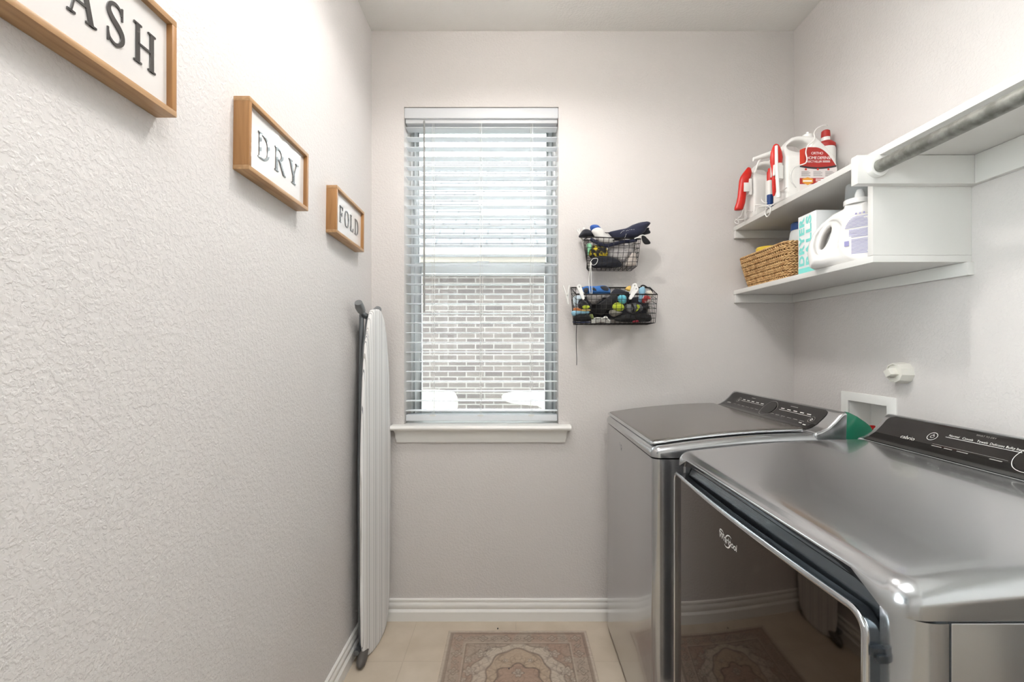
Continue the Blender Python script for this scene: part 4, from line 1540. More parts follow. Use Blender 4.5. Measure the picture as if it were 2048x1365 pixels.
# ------------------------------------------------------------------ goods on the shelves
ZU, ZL = 1.8272, 1.5312            # shelf tops


def moulded(f, lo, hi, h, name, m, par, fn=None, label=None):
    v, fc = surface_nets(f, lo, hi, h)
    mb = MB()
    mb.add([fn(*p) if fn else p for p in v], fc)
    return mb.build(name, m, par, smooth=180, flip=True, label=label)


M['jug'] = mat('white_jug_plastic', (232, 230, 226), 0.34)
M['label_red'] = mat('red_label', (172, 38, 30), 0.45)
M['label_bright'] = mat('orange_red_label', (208, 58, 34), 0.45)
M['label_dark'] = mat('dark_label_band', (52, 42, 48), 0.45)
M['label_white'] = mat('white_label', (226, 218, 216), 0.5)
M['label_text'] = mat('white_lettering', (244, 240, 238), 0.5)
M['label_gold'] = mat('gold_label', (218, 150, 50), 0.5)
M['text_grey'] = mat('grey_fine_print', (150, 144, 144), 0.6)
M['text_violet'] = mat('violet_fine_print', (150, 146, 192), 0.6)
M['teal'] = mat('teal_print', (132, 220, 212), 0.55)
M['carton'] = mat('white_carton', (236, 238, 238), 0.55)
M['detergent'] = mat('pearl_white_plastic', (234, 231, 228), 0.26, coat=0.2)
M['blue_cap'] = mat('blue_cap', (26, 66, 130), 0.35)
M['yellow'] = mat('yellow_lid', (232, 200, 66), 0.4)
M['grey_bottle'] = mat('pale_grey_bottle', (206, 208, 206), 0.35)
M['navy_print'] = mat('navy_print', (52, 60, 92), 0.5)

# outline of the gallon jug, seen from its broad side (metres, x from the handle side, z up)
JW, JH, JT = 0.202, 0.262, 0.092
JUG = [(0.0, 0.006), (0.006, 0.0), (0.196, 0.0), (0.202, 0.006), (0.202, 0.118), (0.196, 0.146), (0.180, 0.180), (0.158, 0.212), (0.138, 0.236), (0.128, 0.246), (0.100, 0.250), (0.060, 0.250), (0.038, 0.244), (0.016, 0.222), (0.004, 0.192), (0.0, 0.170)]


def jug(label, group, x0, yc):
    t = thing('spray_jug', (x0 + JW / 2, yc, ZU), label, 'jug', group)

    def f(X, Y, Z):
        d2 = sd_poly(X, Z, JUG)
        top = np.clip((Z - 0.16) / 0.09, 0, 1)
        d = sd_extrude(d2, Y, JT / 2 * (1 - 0.35 * top), 0.016)
        hole = np.maximum(sd_ell(X - 0.060, Z - 0.208, 0.040, 0.021), np.abs(Y) - 0.2)
        d = smax(d, -hole, 0.012)
        d = smax(d, -(sd_ell(np.abs(Y) - 0.052, Z - 0.208, 0.024, 0.036) + np.clip((X - 0.085) * 1.5, 0, 1)), 0.01)
        return d
    moulded(f, (0, -JT / 2, 0), (JW, JT / 2, JH), 0.0036, 'jug_body', M['jug'], t, lambda x, y, z: (x0 + x, yc + y, ZU + z))
    MB().lathe([(0.019, 0.0), (0.019, 0.018), (0.017, 0.020), (0.006, 0.021), (0.005, 0.030), (0, 0.030)], (x0 + 0.112, yc, ZU + 0.243), n=20).build('cap', M['white_plastic'], t)
    return t


YA, YB_ = 1.985, 1.752
ja = jug('white handled jug furthest along the upper shelf, in the corner behind the red wands', 'pest spray jugs', 1.036, YA)
jb = jug('big white handled jug with red printed label on the upper shelf', 'pest spray jugs', 1.032, YB_)
# printed label on the second jug (its broad side towards the room)
yl = YB_ - JT / 2 - 0.0008


def jl(x, z, h=0.0):
    return Vector((1.032 + x, yl - h, ZU + z))


def flat(poly, fn, h):
    mb = MB()
    n = len(poly)
    c = (sum(p[0] for p in poly) / n, sum(p[1] for p in poly) / n)
    mb.add([fn(a, b, h) for a, b in poly] + [fn(c[0], c[1], h)], [(i, (i + 1) % n, n) for i in range(n)])
    return mb


LX0, LX1 = 0.052, 0.190


def arch(x):
    return 0.196 - 0.072 * max(0, (x - 0.110) / 0.08) ** 2 - 0.012 * max(0, (0.090 - x) / 0.04) ** 2


xs_ = [LX0 + (LX1 - LX0) * i / 24 for i in range(25)]
lab = flat([(LX0, 0.02), (LX1, 0.02), (LX1, 0.124)] + [(x, arch(x)) for x in xs_[::-1]], jl, 0.0).build('front_label', M['label_white'], jb, smooth=0, flip=False)


def sag(x):
    return 0.124 - 0.008 * (1 - ((x - 0.12) / 0.07) ** 2)


def band(top, bot, n=24, x0=LX0, x1=LX1, h=0.0003):
    mb = MB()
    vs = []
    for i in range(n + 1):
        x = x0 + (x1 - x0) * i / n
        vs += [jl(x, bot(x), h), jl(x, top(x), h)]
    return mb.add(vs, [(2 * i, 2 * i + 2, 2 * i + 3, 2 * i + 1) for i in range(n)])


band(lambda x: max(arch(x) - 0.001, sag(x) + 0.001), sag).build('label_banner', M['label_red'], lab, smooth=0, flip=False)
band(lambda x: max(arch(x) - 0.001, sag(x) + 0.001), sag, x1=0.070, h=0.0005).build('label_flash', M['label_bright'], lab, smooth=0, flip=False)
band(lambda x: sag(x) + 0.004, lambda x: sag(x) - 0.003, h=0.0006).build('label_rule', M['label_dark'], lab, smooth=0, flip=False)
band(lambda x: 0.079, lambda x: 0.056, h=0.0004).build('label_strip', M['label_red'], lab, smooth=0, flip=False)
band(lambda x: 0.082 - 0.3 * abs(x - 0.082), lambda x: 0.052 + 0.5 * abs(x - 0.082), x0=0.062, x1=0.102, h=0.0006, n=8).build('label_starburst', M['label_gold'], lab, smooth=0, flip=False)
lt = MB()


def put(txt, x, z, s, sh=0.0, sp=1.0):
    lt.text(txt, s, lambda a, b, c: jl(x + a, z + b, 0.0009), shear=sh, spacing=sp)


put('ORTHO', 0.117, 0.1720, 0.0135, 0.1, 0.9)
put('HOME DEFENSE', 0.123, 0.1545, 0.0150, 0.15, 0.86)
put('INSECT KILLER', 0.104, 0.1405, 0.0108, 0.15, 0.86)
for z in (0.1425, 0.1385):
    lt.add([jl(0.138, z, 0.0009), jl(0.166, z, 0.0009), jl(0.166, z + 0.0018, 0.0009), jl(0.138, z + 0.0018, 0.0009)], [(0, 1, 2, 3)])
for z in (0.073, 0.067):
    lt.add([jl(0.112, z, 0.0009), jl(0.142, z, 0.0009), jl(0.142, z + 0.0028, 0.0009), jl(0.112, z + 0.0028, 0.0009)], [(0, 1, 2, 3)])
lt.add([jl(0.064, 0.065, 0.0009), jl(0.098, 0.065, 0.0009), jl(0.098, 0.0705, 0.0009), jl(0.064, 0.0705, 0.0009)], [(0, 1, 2, 3)])
clusters(lt, 0.012, 'label_lettering', M['label_text'], lab, smooth=0, flip=False)
ft = MB()
for c0 in (0.058, 0.103, 0.148):
    for i in range(6):
        z = 0.103 - i * 0.0034
        w_ = 0.034 if i % 3 else 0.028
        ft.add([jl(c0, z, 0.0006), jl(c0 + w_, z, 0.0006), jl(c0 + w_, z + 0.0014, 0.0006), jl(c0, z + 0.0014, 0.0006)], [(0, 1, 2, 3)])
clusters(ft, 0.006, 'label_fine_print', M['text_grey'], lab, smooth=0, flip=False)
ic = MB()
for c0 in (0.075, 0.120, 0.160):
    ic.add([jl(c0 - 0.004, 0.1085, 0.0007), jl(c0 + 0.004, 0.1085, 0.0007), jl(c0 + 0.004, 0.1135, 0.0007), jl(c0, 0.1165, 0.0007), jl(c0 - 0.004, 0.1135, 0.0007)], [(0, 1, 2, 3, 4)])
clusters(ic, 0.006, 'label_icon', M['label_bright'], lab, smooth=0, flip=False)


# red spray wands clipped to the jugs
def wand(label, prof, Y, depth):
    """prof: rows of (column, row, half-width in pixels)"""
    loops = []
    for px, py, hw in prof:
        c = at(px, py, Y)
        w_ = hw / FPX * Y
        loops.append([c + Vector((w_ * math.copysign(abs(math.cos(q)) ** 0.75, math.cos(q)), depth * w_ / 0.02 * math.sin(q), 0)) for q in [2 * PI * k / 18 for k in range(18)]])
    return MB().loft(loops)


def z4(x, y):
    return 1460 + x / 6.5, 240 + y / 6.5


W1 = [(240, 616, 8), (243, 628, 24), (238, 650, 36), (225, 690, 56), (205, 735, 66), (185, 790, 64), (172, 850, 58), (160, 920, 52), (152, 1000, 53), (138, 1080, 56), (118, 1140, 57), (112, 1168, 54), (111, 1174, 46)]
w1 = thing('spray_wand', at(*z4(130, 1174), 1.955), 'red curved spray wand held at the side of the corner jug', 'spray wand', 'red spray wands')
wand('', [(*z4(a, b), c / 6.5) for a, b, c in W1], 1.955, 0.013).build('wand_handle', M['red'], w1, smooth=60)
p0, p1 = at(*z4(160, 830), 1.955), at(*z4(232, 945), 1.955)
MB().box(p0.x, p1.x, 1.939, 1.971, p1.z, p0.z).build('wand_clip', M['white_plastic'], w1, bevel=0.002)
p0, p1 = at(*z4(228, 775), 1.955), at(*z4(268, 985), 1.955)
MB().box(p0.x, min(p1.x, 1.0345), 1.941, 1.969, p1.z, p0.z).build('clip_base', M['white_plastic'], w1, bevel=0.003)
W2 = [(598, 312, 10), (600, 325, 32), (602, 360, 50), (602, 420, 70), (602, 490, 80), (600, 550, 76), (594, 620, 58), (586, 700, 42), (580, 780, 34), (577, 860, 30), (575, 930, 25), (570, 980, 15), (569, 992, 6)]
w2 = thing('spray_wand', at(*z4(572, 992), 1.722), 'red spray wand with white rod clipped beside the red-labelled jug', 'spray wand', 'red spray wands')
wand('', [(*z4(a, b), c / 6.5) for a, b, c in W2], 1.722, 0.010).build('wand_handle', M['red'], w2, smooth=60)
MB().tube([at(*z4(602, 338), 1.700), at(*z4(604, 600), 1.700), at(*z4(622, 900), 1.702), at(*z4(630, 1010), 1.704)], [0.0052, 0.0056, 0.0058, 0.0075], 12).build('wand_rod', M['white_plastic'], w2, smooth=60)
p0, p1 = at(*z4(552, 595), 1.72), at(*z4(625, 735), 1.72)
MB().box(p0.x, p1.x, 1.708, 1.735, p1.z, p0.z).build('wand_clip', M['white_plastic'], w2, bevel=0.002)
p0, p1 = at(*z4(640, 530), 1.725), at(*z4(768, 780), 1.725)
MB().lathe([(0.0155, 0), (0.0165, 0.002), (0.0165, 0.050), (0.0140, 0.053), (0.0140, 0.060), (0.006, 0.061), (0.006, 0.068), (0, 0.068)], (1.0135, 1.722, at(*z4(700, 780), 1.722).z), n=18).build('wand_socket', M['white_plastic'], w2)

# hoses and tubing at the shelf edge
hz = thing('spray_hose', at(1600, 330, 1.70), 'white spray hose arching from the red-labelled jug towards the red-capped bottle', 'hose')
pts = [z4(905, 590), z4(985, 560), z4(1000, 500), z4(985, 420), z4(1010, 340), z4(1085, 270), z4(1100, 220), z4(1092, 170), z4(1130, 110), z4(1200, 75), z4(1262, 72)]
yv = [1.698, 1.697, 1.696, 1.696, 1.697, 1.700, 1.71, 1.73, 1.75, 1.765, 1.775]
MB().tube(catmull([at(*p, y) for p, y in zip(pts, yv)], 6, False), 0.0021, 8).build('hose', M['white_plastic'], hz, smooth=180)
pts = [z4(905, 590), z4(850, 610), z4(805, 660), z4(790, 730), z4(800, 800), z4(840, 860), z4(860, 880)]
MB().tube(catmull([at(*p, 1.698) for p in pts], 6, False), 0.0021, 8).build('clear_hose', M['tube_clear'], hz, smooth=180)


def edge_pt(px, py):
    """a point just in front of the upper shelf's front edge"""
    x = XS - 0.004
    y = x * FPX / (px - CX)
    return Vector((x, y, CAMH - (py - CY) / FPX * y))


for lb, sets in (('tangled white spray hose spilling over the corner end of the upper shelf', [
        [z4(205, 1000), z4(190, 1100), z4(150, 1230), z4(100, 1290), z4(65, 1310), z4(70, 1340), z4(105, 1350), z4(110, 1315), z4(75, 1290)],
        [z4(290, 1190), z4(245, 1180), z4(215, 1200), z4(212, 1250), z4(220, 1275), z4(160, 1295), z4(110, 1300)],
        [z4(110, 1265), z4(140, 1255), z4(150, 1230)]]),
        ('looped white spray hose hanging over the shelf edge under the white rod', [
        [z4(330, 1110), z4(380, 1105), z4(470, 1110), z4(560, 1100), z4(575, 1080)],
        [z4(370, 1140), z4(420, 1125), z4(500, 1125), z4(528, 1160), z4(520, 1210), z4(488, 1258), z4(465, 1240), z4(460, 1190), z4(480, 1150), z4(530, 1120), z4(560, 1095)],
        [z4(330, 1105), z4(325, 1150), z4(318, 1190)], [z4(415, 1000), z4(410, 1040), z4(440, 1075), z4(480, 1080)],
        [z4(650, 925), z4(700, 905), z4(735, 880)]])):
    P0 = edge_pt(*sets[0][-1])
    t = thing('spray_hose', P0, lb, 'hose')
    for s_ in sets:
        MB().tube(catmull([edge_pt(*p) for p in s_], 6, False), 0.0022, 8).build('hose', M['white_plastic'], t, smooth=180)
# slim bottle at the shelf edge
sb = thing('slim_bottle', (1.046, 1.835, ZU), 'slim red, white and blue bottle at the shelf edge between the two jugs', 'bottle')
MB().lathe([(0.011, 0), (0.0115, 0.003), (0.0115, 0.058), (0.0115, 0.0585)], (1.046, 1.835, ZU), n=18).build('blue_base', M['blue_cap'], sb)
MB().lathe([(0.0115, 0.0585), (0.0115, 0.116)], (1.046, 1.835, ZU), n=18).build('white_middle', M['white_plastic'], sb)
MB().lathe([(0.0115, 0.116), (0.0115, 0.150), (0.008, 0.158), (0.0075, 0.166), (0, 0.167)], (1.046, 1.835, ZU), n=18).build('red_top', M['red'], sb)
# trigger sprayer behind the first wand
ts = thing('trigger_spray_bottle', (1.085, 1.872, ZU), 'white trigger spray bottle standing between the two jugs', 'spray bottle')
MB().lathe([(0.030, 0), (0.032, 0.004), (0.032, 0.13), (0.026, 0.16), (0.014, 0.185), (0.014, 0.205), (0, 0.205)], (1.085, 1.872, ZU), n=22).build('bottle', M['white_plastic'], ts)
MB().loft([[Vector((x, 1.872 + w_ * math.sin(q), z + h_ * math.cos(q))) for q in [2 * PI * k / 14 for k in range(14)]] for x, z, w_, h_ in ((0.998, 2.046, 0.0075, 0.0085), (1.010, 2.050, 0.008, 0.009), (1.04, 2.059, 0.009, 0.011), (1.065, 2.066, 0.013, 0.0125), (1.098, 2.068, 0.014, 0.012), (1.115, 2.062, 0.011, 0.009))]).build('spray_head', M['white_plastic'], ts, smooth=50)
MB().tube([(1.092, 1.872, 2.030), (1.092, 1.872, 2.06)], 0.013, 14).build('collar', M['white_plastic'], ts)
MB().tube(catmull([Vector((1.030, 1.872, 2.052)), Vector((1.016, 1.872, 2.025)), Vector((1.006, 1.872, 1.995)), Vector((1.001, 1.872, 1.990))], 4, False), [0.004] * 13, 8).build('trigger', M['white_plastic'], ts, smooth=60)
# white bottle with red cap against the wall
rb = thing('red_capped_bottle', (1.274, 1.838, ZU), 'white bottle with red shoulder and red flip cap behind the red-labelled jug', 'bottle')
MB().lathe([(0.033, 0), (0.0345, 0.004), (0.0345, 0.238), (0.033, 0.248)], (1.274, 1.838, ZU), n=26).build('bottle', M['white_plastic'], rb)
MB().lathe([(0.0345, 0.248), (0.034, 0.262), (0.022, 0.275), (0.016, 0.277), (0, 0.277)], (1.274, 1.838, ZU), n=26).build('shoulder', M['label_red'], rb)
MB().lathe([(0.0155, 0.277), (0.0155, 0.292), (0, 0.292)], (1.274, 1.838, ZU), n=20).build('neck', M['white_plastic'], rb)
MB().lathe([(0.016, 0.292), (0.0165, 0.300), (0.015, 0.318), (0.010, 0.322), (0.009, 0.316), (0, 0.316)], (1.274, 1.838, ZU), n=20).build('cap', M['label_red'], rb)

# ---- wicker basket
M['wicker'] = mat('seagrass_wicker', (216, 178, 126), 0.75, spots=(55, (176, 132, 84), 0.42, 0.66), bump=(260, 0.5, 0.002, 3))
M['wicker_in'] = mat('wicker_lining', (150, 110, 68), 0.85)
KX0, KX1, KY0, KY1, KZ = 1.024, 1.262, 1.694, 2.080, 0.140
wb = thing('wicker_basket', ((KX0 + KX1) / 2, (KY0 + KY1) / 2, ZL), 'woven tan seagrass basket on the lower shelf in the corner', 'basket')


def basket_ring(ins, n_c=6, n_s=26):
    return rrect(KX0 + ins, KX1 - ins, KY0 + ins, KY1 - ins, 0.028, n_c, n_s)


mb = MB()
ROWN = 14
for i in range(ROWN):
    z = 0.0085 + (KZ - 0.0125) * i / (ROWN - 1)
    ins = 0.012 + 0.024 * (1 - i / (ROWN - 1)) ** 1.2
    base = basket_ring(ins)
    P = [Vector((a, b, ZL + z)) for a, b in base]
    n = len(P)
    # resample evenly
    L = [0]
    for j in range(n):
        L.append(L[-1] + (P[(j + 1) % n] - P[j]).length)
    tot_ = L[-1]
    N = 230
    Q = []
    j = 0
    for k in range(N):
        d = tot_ * k / N
        while L[j + 1] < d:
            j += 1
        f = (d - L[j]) / (L[j + 1] - L[j])
        Q.append(P[j].lerp(P[(j + 1) % n], f))
    tw = 38
    for ph in (0, PI):
        path = []
        for k in range(N):
            t = (Q[(k + 1) % N] - Q[k - 1]).normalized()
            nn_ = Vector((t.y, -t.x, 0))
            a = 2 * PI * tw * k / N * (1 if i % 2 else -1) + ph + i * 0.9
            jit = 0.0006 * noise.noise(Q[k] * 70 + Vector((0, 0, i)))
            path.append(Q[k] + nn_ * (0.0034 * math.cos(a) + jit) + Vector((0, 0, 0.0033 * math.sin(a) + jit)))
        mb.tube(path, 0.0031, 5, closed=True, up=(0, 0, 1))
mb.build('weave', M['wicker'], wb, smooth=180, flip=True)
mb = MB()
mb.loft([[Vector((a, b, ZL + z)) for a, b in basket_ring(i_, 4, 4)] for z, i_ in ((0.001, 0.042), (KZ - 0.004, 0.0185), (KZ - 0.004, 0.021), (0.006, 0.046))], cap=False)
mb.loft([[Vector((a, b, ZL + z)) for a, b in basket_ring(0.042, 4, 4)] for z in (0.001, 0.006)])
mb.build('lining', M['wicker_in'], wb, smooth=40)
# things in the basket
yt = thing('wipes_tub', (1.118, 1.978, ZL + 0.01), 'white tub with yellow lid sticking out of the wicker basket', 'tub')
MB().lathe([(0.040, 0), (0.042, 0.003), (0.044, 0.146), (0.044, 0.149)], (1.118, 1.978, ZL + 0.01), n=28).build('tub', M['white_plastic'], yt)
MB().lathe([(0.046, 0.146), (0.0465, 0.158), (0.043, 0.163), (0.0, 0.165)], (1.118, 1.978, ZL + 0.01), n=28).build('tub_lid', M['yellow'], yt)
wp = thing('wipes_pack', (1.150, 1.886, ZL + 0.01), 'white container with dark printing standing in the wicker basket', 'container')
MB().lathe([(0.036, 0), (0.038, 0.003), (0.038, 0.150), (0.034, 0.158), (0, 0.160)], (1.150, 1.886, ZL + 0.01), n=26).build('container', M['white_plastic'], wp)
MB().lathe([(0.0384, 0.138), (0.0386, 0.139), (0.0386, 0.147), (0.0384, 0.148)], (1.150, 1.886, ZL + 0.01), n=26).build('printed_band', M['navy_print'], wp)
bb = thing('blue_capped_bottle', (1.140, 1.792, ZL + 0.01), 'pale bottle with dark blue cap standing in the wicker basket', 'bottle')
MB().lathe([(0.036, 0), (0.038, 0.004), (0.038, 0.150), (0.034, 0.180), (0.030, 0.190), (0, 0.190)], (1.140, 1.792, ZL + 0.01), n=26).build('bottle', M['grey_bottle'], bb)
MB().lathe([(0.032, 0.190), (0.0325, 0.192), (0.0315, 0.216), (0.028, 0.220), (0, 0.220)], (1.140, 1.792, ZL + 0.01), n=26).build('cap', M['blue_cap'], bb)

# ---- carton of dryer balls
CXF, CY0, CY1, CH = 1.050, 1.562, 1.660, 0.212
cb = thing('dryer_balls_carton', (CXF + 0.05, (CY0 + CY1) / 2, ZL), 'white carton with teal upright lettering between basket and detergent jug', 'carton')
MB().box(CXF, CXF + 0.10, CY0, CY1, ZL, ZL + CH).build('carton', M['carton'], cb, bevel=0.0012)
tm = MB()


def on_box(a, b, c):     # reading upwards
    return Vector((CXF - 0.0008, CY1 - b, ZL + a))


def fit_text(txt, a0, b0, lx, ly):
    m_ = MB().text(txt, 0.1, lambda a, b, c: (a, b, 0), align='LEFT', weight=0.0042, spacing=1.12)
    P = np.array(m_.v)
    lo, hi = P.min(0), P.max(0)
    tm.add([on_box(a0 + (p[0] - lo[0]) / (hi[0] - lo[0]) * lx, b0 - (p[1] - lo[1]) / (hi[1] - lo[1]) * ly, 0) for p in m_.v], m_.f)


fit_text('DRYER', 0.030, 0.036, 0.174, 0.030)
fit_text('BALLS', 0.030, 0.074, 0.174, 0.030)
tm.add([on_box(0.004, 0.003, 0), on_box(0.004, 0.092, 0), on_box(0.022, 0.092, 0), on_box(0.022, 0.003, 0)], [(0, 1, 2, 3)])
tm.build('carton_print', M['teal'], cb, smooth=0, flip=False)

# ---- detergent jug: broad side towards the room
DW, DH = 0.212, 0.202
DG = [(0.006, 0.004), (0.012, 0.0), (0.200, 0.0), (0.207, 0.004), (0.212, 0.070), (0.209, 0.104), (0.196, 0.138), (0.176, 0.166), (0.166, 0.184), (0.163, 0.196), (0.100, 0.196), (0.098, 0.182), (0.070, 0.170), (0.040, 0.146), (0.016, 0.114), (0.003, 0.080), (0.0, 0.050)]
DO = Vector((1.012, 1.537, 0))       # far handle end of the jug; it stands turned towards the room
DU = Vector((0.117, -0.138, 0)).normalized()
DN = Vector((DU.y, -DU.x, 0))        # out of its printed side
dj = thing('detergent_jug', tuple(DO + DU * 0.105 + Vector((0, 0, ZL))), 'pearly white detergent jug with clear cap on the lower shelf beside the end panel', 'jug')


def fdet(X, Y, Z):
    d2 = sd_poly(X, Z, DG)
    w_ = 0.050 * (1 - 0.35 * np.clip((Z - 0.11) / 0.09, 0, 1))
    d = sd_extrude(d2, Y, w_, 0.030)
    # handle opening: a slanting slot inside a shallow scoop
    ca, sa = math.cos(-0.36), math.sin(-0.36)
    u = (X - 0.052) * ca + (Z - 0.094) * sa
    v = -(X - 0.052) * sa + (Z - 0.094) * ca
    scoop = sd_ell(u - 0.010, v, 0.034, 0.056)
    d = smax(d, -np.maximum(scoop, 0.030 - np.abs(Y)), 0.016)
    slot = np.maximum(sd_ell(u, v, 0.0095, 0.038), np.abs(Y) - 0.2)
    d = smax(d, -slot, 0.008)
    # raised label field
    field = sd_extrude(sd_ell(X - 0.150, Z - 0.078, 0.056, 0.072), np.abs(Y) - 0.046, 0.006, 0.004)
    return smin(d, field, 0.012)


def det(x, y, z):
    return DO + DU * x - DN * y + Vector((0, 0, ZL + z))


moulded(fdet, (0, -0.062, 0), (DW, 0.062, DH), 0.0030, 'jug_body', M['detergent'], dj, det)
NC = DO + DU * 0.131 + Vector((0, 0, ZL))
MB().lathe([(0.036, 0.190), (0.036, 0.204), (0.034, 0.206), (0, 0.206)], NC, n=28).build('neck_ring', M['detergent'], dj)
MB().lathe([(0.0325, 0.2065), (0.0330, 0.208), (0.0310, 0.250), (0.0300, 0.254), (0.0, 0.255)], NC, n=32).build('clear_cap', M['clear'], dj)
MB().lathe([(0.014, 0.2065), (0.013, 0.222), (0.008, 0.236), (0, 0.236)], NC + DU * 0.006, n=18).build('pour_spout', M['detergent'], dj)
fp = MB()


def on_det(a, b, h=0.0):
    return DO + DU * a + DN * (0.0566 + h) + Vector((0, 0, ZL + b))


z = 0.138
i = 0
while z > 0.026:
    hw = 0.043 * math.sqrt(max(0.05, 1 - ((z - 0.076) / 0.070) ** 2))
    l, r_ = 0.150 - hw, 0.150 + hw
    if z < 0.100:
        l = max(l, 0.128 if z < 0.078 else 0.122)
    if i not in (8, 15):
        fp.add([on_det(l, z), on_det(r_ - 0.005 * ((i * 7) % 4), z), on_det(r_ - 0.005 * ((i * 7) % 4), z + 0.0018), on_det(l, z + 0.0018)], [(0, 1, 2, 3)])
    z -= 0.0043
    i += 1
fp.add([on_det(0.110, 0.052), on_det(0.122, 0.052), on_det(0.122, 0.068), on_det(0.110, 0.068)], [(0, 1, 2, 3)])
for a in (0.140, 0.150, 0.160):
    fp.add([on_det(a - 0.003, 0.1465), on_det(a + 0.003, 0.1465), on_det(a + 0.0015, 0.152), on_det(a - 0.0015, 0.152)], [(0, 1, 2, 3)])
clusters(fp, 0.012, 'back_label_print', M['text_violet'], dj, smooth=0, flip=False)

# ------------------------------------------------------------------ wire baskets on the window wall
def wire_basket(label, tb, tf, bb_, bf, nx, nyd, nz):
    """corner pairs (left, right) of the top back, top front, bottom back, bottom front edges"""
    t = thing('wire_basket', ((bb_[0] + bb_[1]) / 2), label, 'wire basket', 'wire wall baskets')
    A, B, C_, D = tb[0], tb[1], tf[1], tf[0]
    a, b, c, d = bb_[0], bb_[1], bf[1], bf[0]
    MB().tube([A, B, C_, D], 0.0026, 7, closed=False).tube([D, A], 0.0026, 7).build('rim', M['wire'], t, smooth=180)
    g = MB()
    r = 0.0011

    def panel(p, q, s, u, n, m, uprights=True):
        for i in range(n + 1):
            f = i / n
            g.tube([p.lerp(q, f), u.lerp(s, f)], r, 5)
        for j in range(1, m + 1):
            f = j / m
            g.tube([p.lerp(u, f), q.lerp(s, f)], r, 5)
    panel(D, C_, c, d, nx, nz)      # front
    panel(A, D, d, a, nyd, nz)      # far side
    panel(B, C_, c, b, nyd, nz)     # near side
    panel(A, B, b, a, nx, nz)       # back
    panel(a, b, c, d, nx, nyd)      # bottom
    g.build('wire_grid', M['wire'], t, smooth=180)
    return t


V = Vector
YW = YB - 0.006
F1, F2 = 1.978, 1.950
q1 = lambda x, y, Y=F1: at(1120 + x / 9.752, 430 + y / 9.754, Y)
q2 = lambda x, y, Y=F2: at(1115 + x / 9.526, 550 + y / 9.527, Y)
wire_basket('smaller upper black wire basket of gloves and caps hanging beside the window',
            (V((0.330, YW, 1.765)), V((0.566, YW, 1.765))), (q1(545, 430), q1(1575, 470)),
            (V((0.354, YW, 1.622)), V((0.552, YW, 1.622))), (q1(520, 1050, 1.985), q1(1500, 1000, 1.985)), 10, 4, 6)
wire_basket('wider lower black wire basket packed with small clothes hanging beside the window',
            (V((0.272, YW, 1.545)), V((0.640, YW, 1.545))), (q2(360, 375), q2(1905, 375)),
            (V((0.285, YW, 1.372)), V((0.625, YW, 1.372))), (q2(350, 935), q2(1860, 915)), 16, 5, 6)

K = {}
for nm, c1, c2 in (('navy', (34, 38, 62), None), ('black', (24, 24, 27), None), ('ink', (30, 32, 42), None), ('white_cloth', (214, 212, 208), None), ('blue', (42, 84, 158), None), ('pale_grey', (186, 182, 180), (160, 156, 158)),
                   ('stone', (196, 186, 178), None), ('mint', (142, 206, 164), None), ('flower', (22, 20, 20), (226, 196, 40)), ('mid_blue', (52, 108, 178), None), ('charcoal', (58, 58, 62), None),
                   ('heather', (134, 130, 128), (96, 92, 90)), ('ice', (206, 222, 232), None), ('neon', (190, 204, 58), None), ('orange', (206, 122, 66), (232, 200, 130)), ('sky', (138, 182, 204), None),
                   ('deep_navy', (28, 38, 72), None), ('turquoise', (96, 178, 196), None), ('taupe', (122, 118, 108), None), ('steel_grey', (120, 122, 126), (60, 60, 64)), ('maize', (226, 190, 104), None),
                   ('crimson', (150, 44, 44), (214, 206, 200)), ('maroon', (124, 22, 40), None), ('olive', (122, 132, 76), None), ('bone', (220, 214, 200), None)):
    K[nm] = fabric('cloth_' + nm, c1, c2)
K['flower'] = fabric('cloth_flower_print', (22, 20, 20), (226, 200, 44))


def cloth(name, label, cat, q, pts, Y, th, m, seed, crease=0.004, group=None, k=5):
    o = puff([q(x, y, Y) for x, y in pts], th, seed, crease, k=k).build(name, K[m], smooth=180)
    return tag(o, label, cat, group)


G1, G2 = 'clothes in the upper wire basket', 'clothes in the lower wire basket'
# --- upper basket, back to front
gm = thing('folded_garment', q1(1350, 480, 2.02), 'navy folded garment with white stitching lying across the top of the upper basket', 'garment', G1)
puff([q1(x, y, 2.005) for x, y in [(945, 350), (1060, 318), (1270, 270), (1420, 200), (1580, 150), (1690, 133), (1758, 160), (1735, 205), (1690, 260), (1650, 330), (1570, 395), (1450, 450), (1280, 468), (1120, 500), (1050, 470), (985, 410)]], 0.06, 1, 0.005).build('garment_body', K['navy'], gm, smooth=180)
puff([q1(x, y, 2.03) for x, y in [(1560, 320), (1640, 280), (1728, 252), (1735, 295), (1755, 320), (1755, 362), (1660, 385), (1570, 400)]], 0.03, 2, 0.005).build('garment_hem', K['ink'], gm, smooth=180)
MB().tube([q1(x, y, 1.985) for x, y in [(875, 345), (910, 352), (965, 348)]], [0.0012, 0.002, 0.002], 6).build('tie_end', K['black'], gm)
st = MB()
for pl in ([(1180, 362), (1215, 322), (1260, 305)], [(1290, 312), (1370, 290), (1462, 286)], [(1292, 368), (1278, 410), (1262, 458)]):
    P = catmull([q1(x, y, 1.974) for x, y in pl], 5, False)
    for i in range(0, len(P) - 1, 2):
        st.tube([P[i], P[i + 1]], 0.0009, 5)
st.build('stitching', M['cord'], gm, smooth=180)
cloth('rolled_cloth', 'bright blue rolled cloth peeking out behind the white one in the upper basket', 'cloth', q1, [(585, 250), (610, 205), (690, 193), (760, 215), (805, 280), (780, 330), (700, 340), (620, 330)], 2.045, 0.03, 'blue', 3, 0.003, G1)
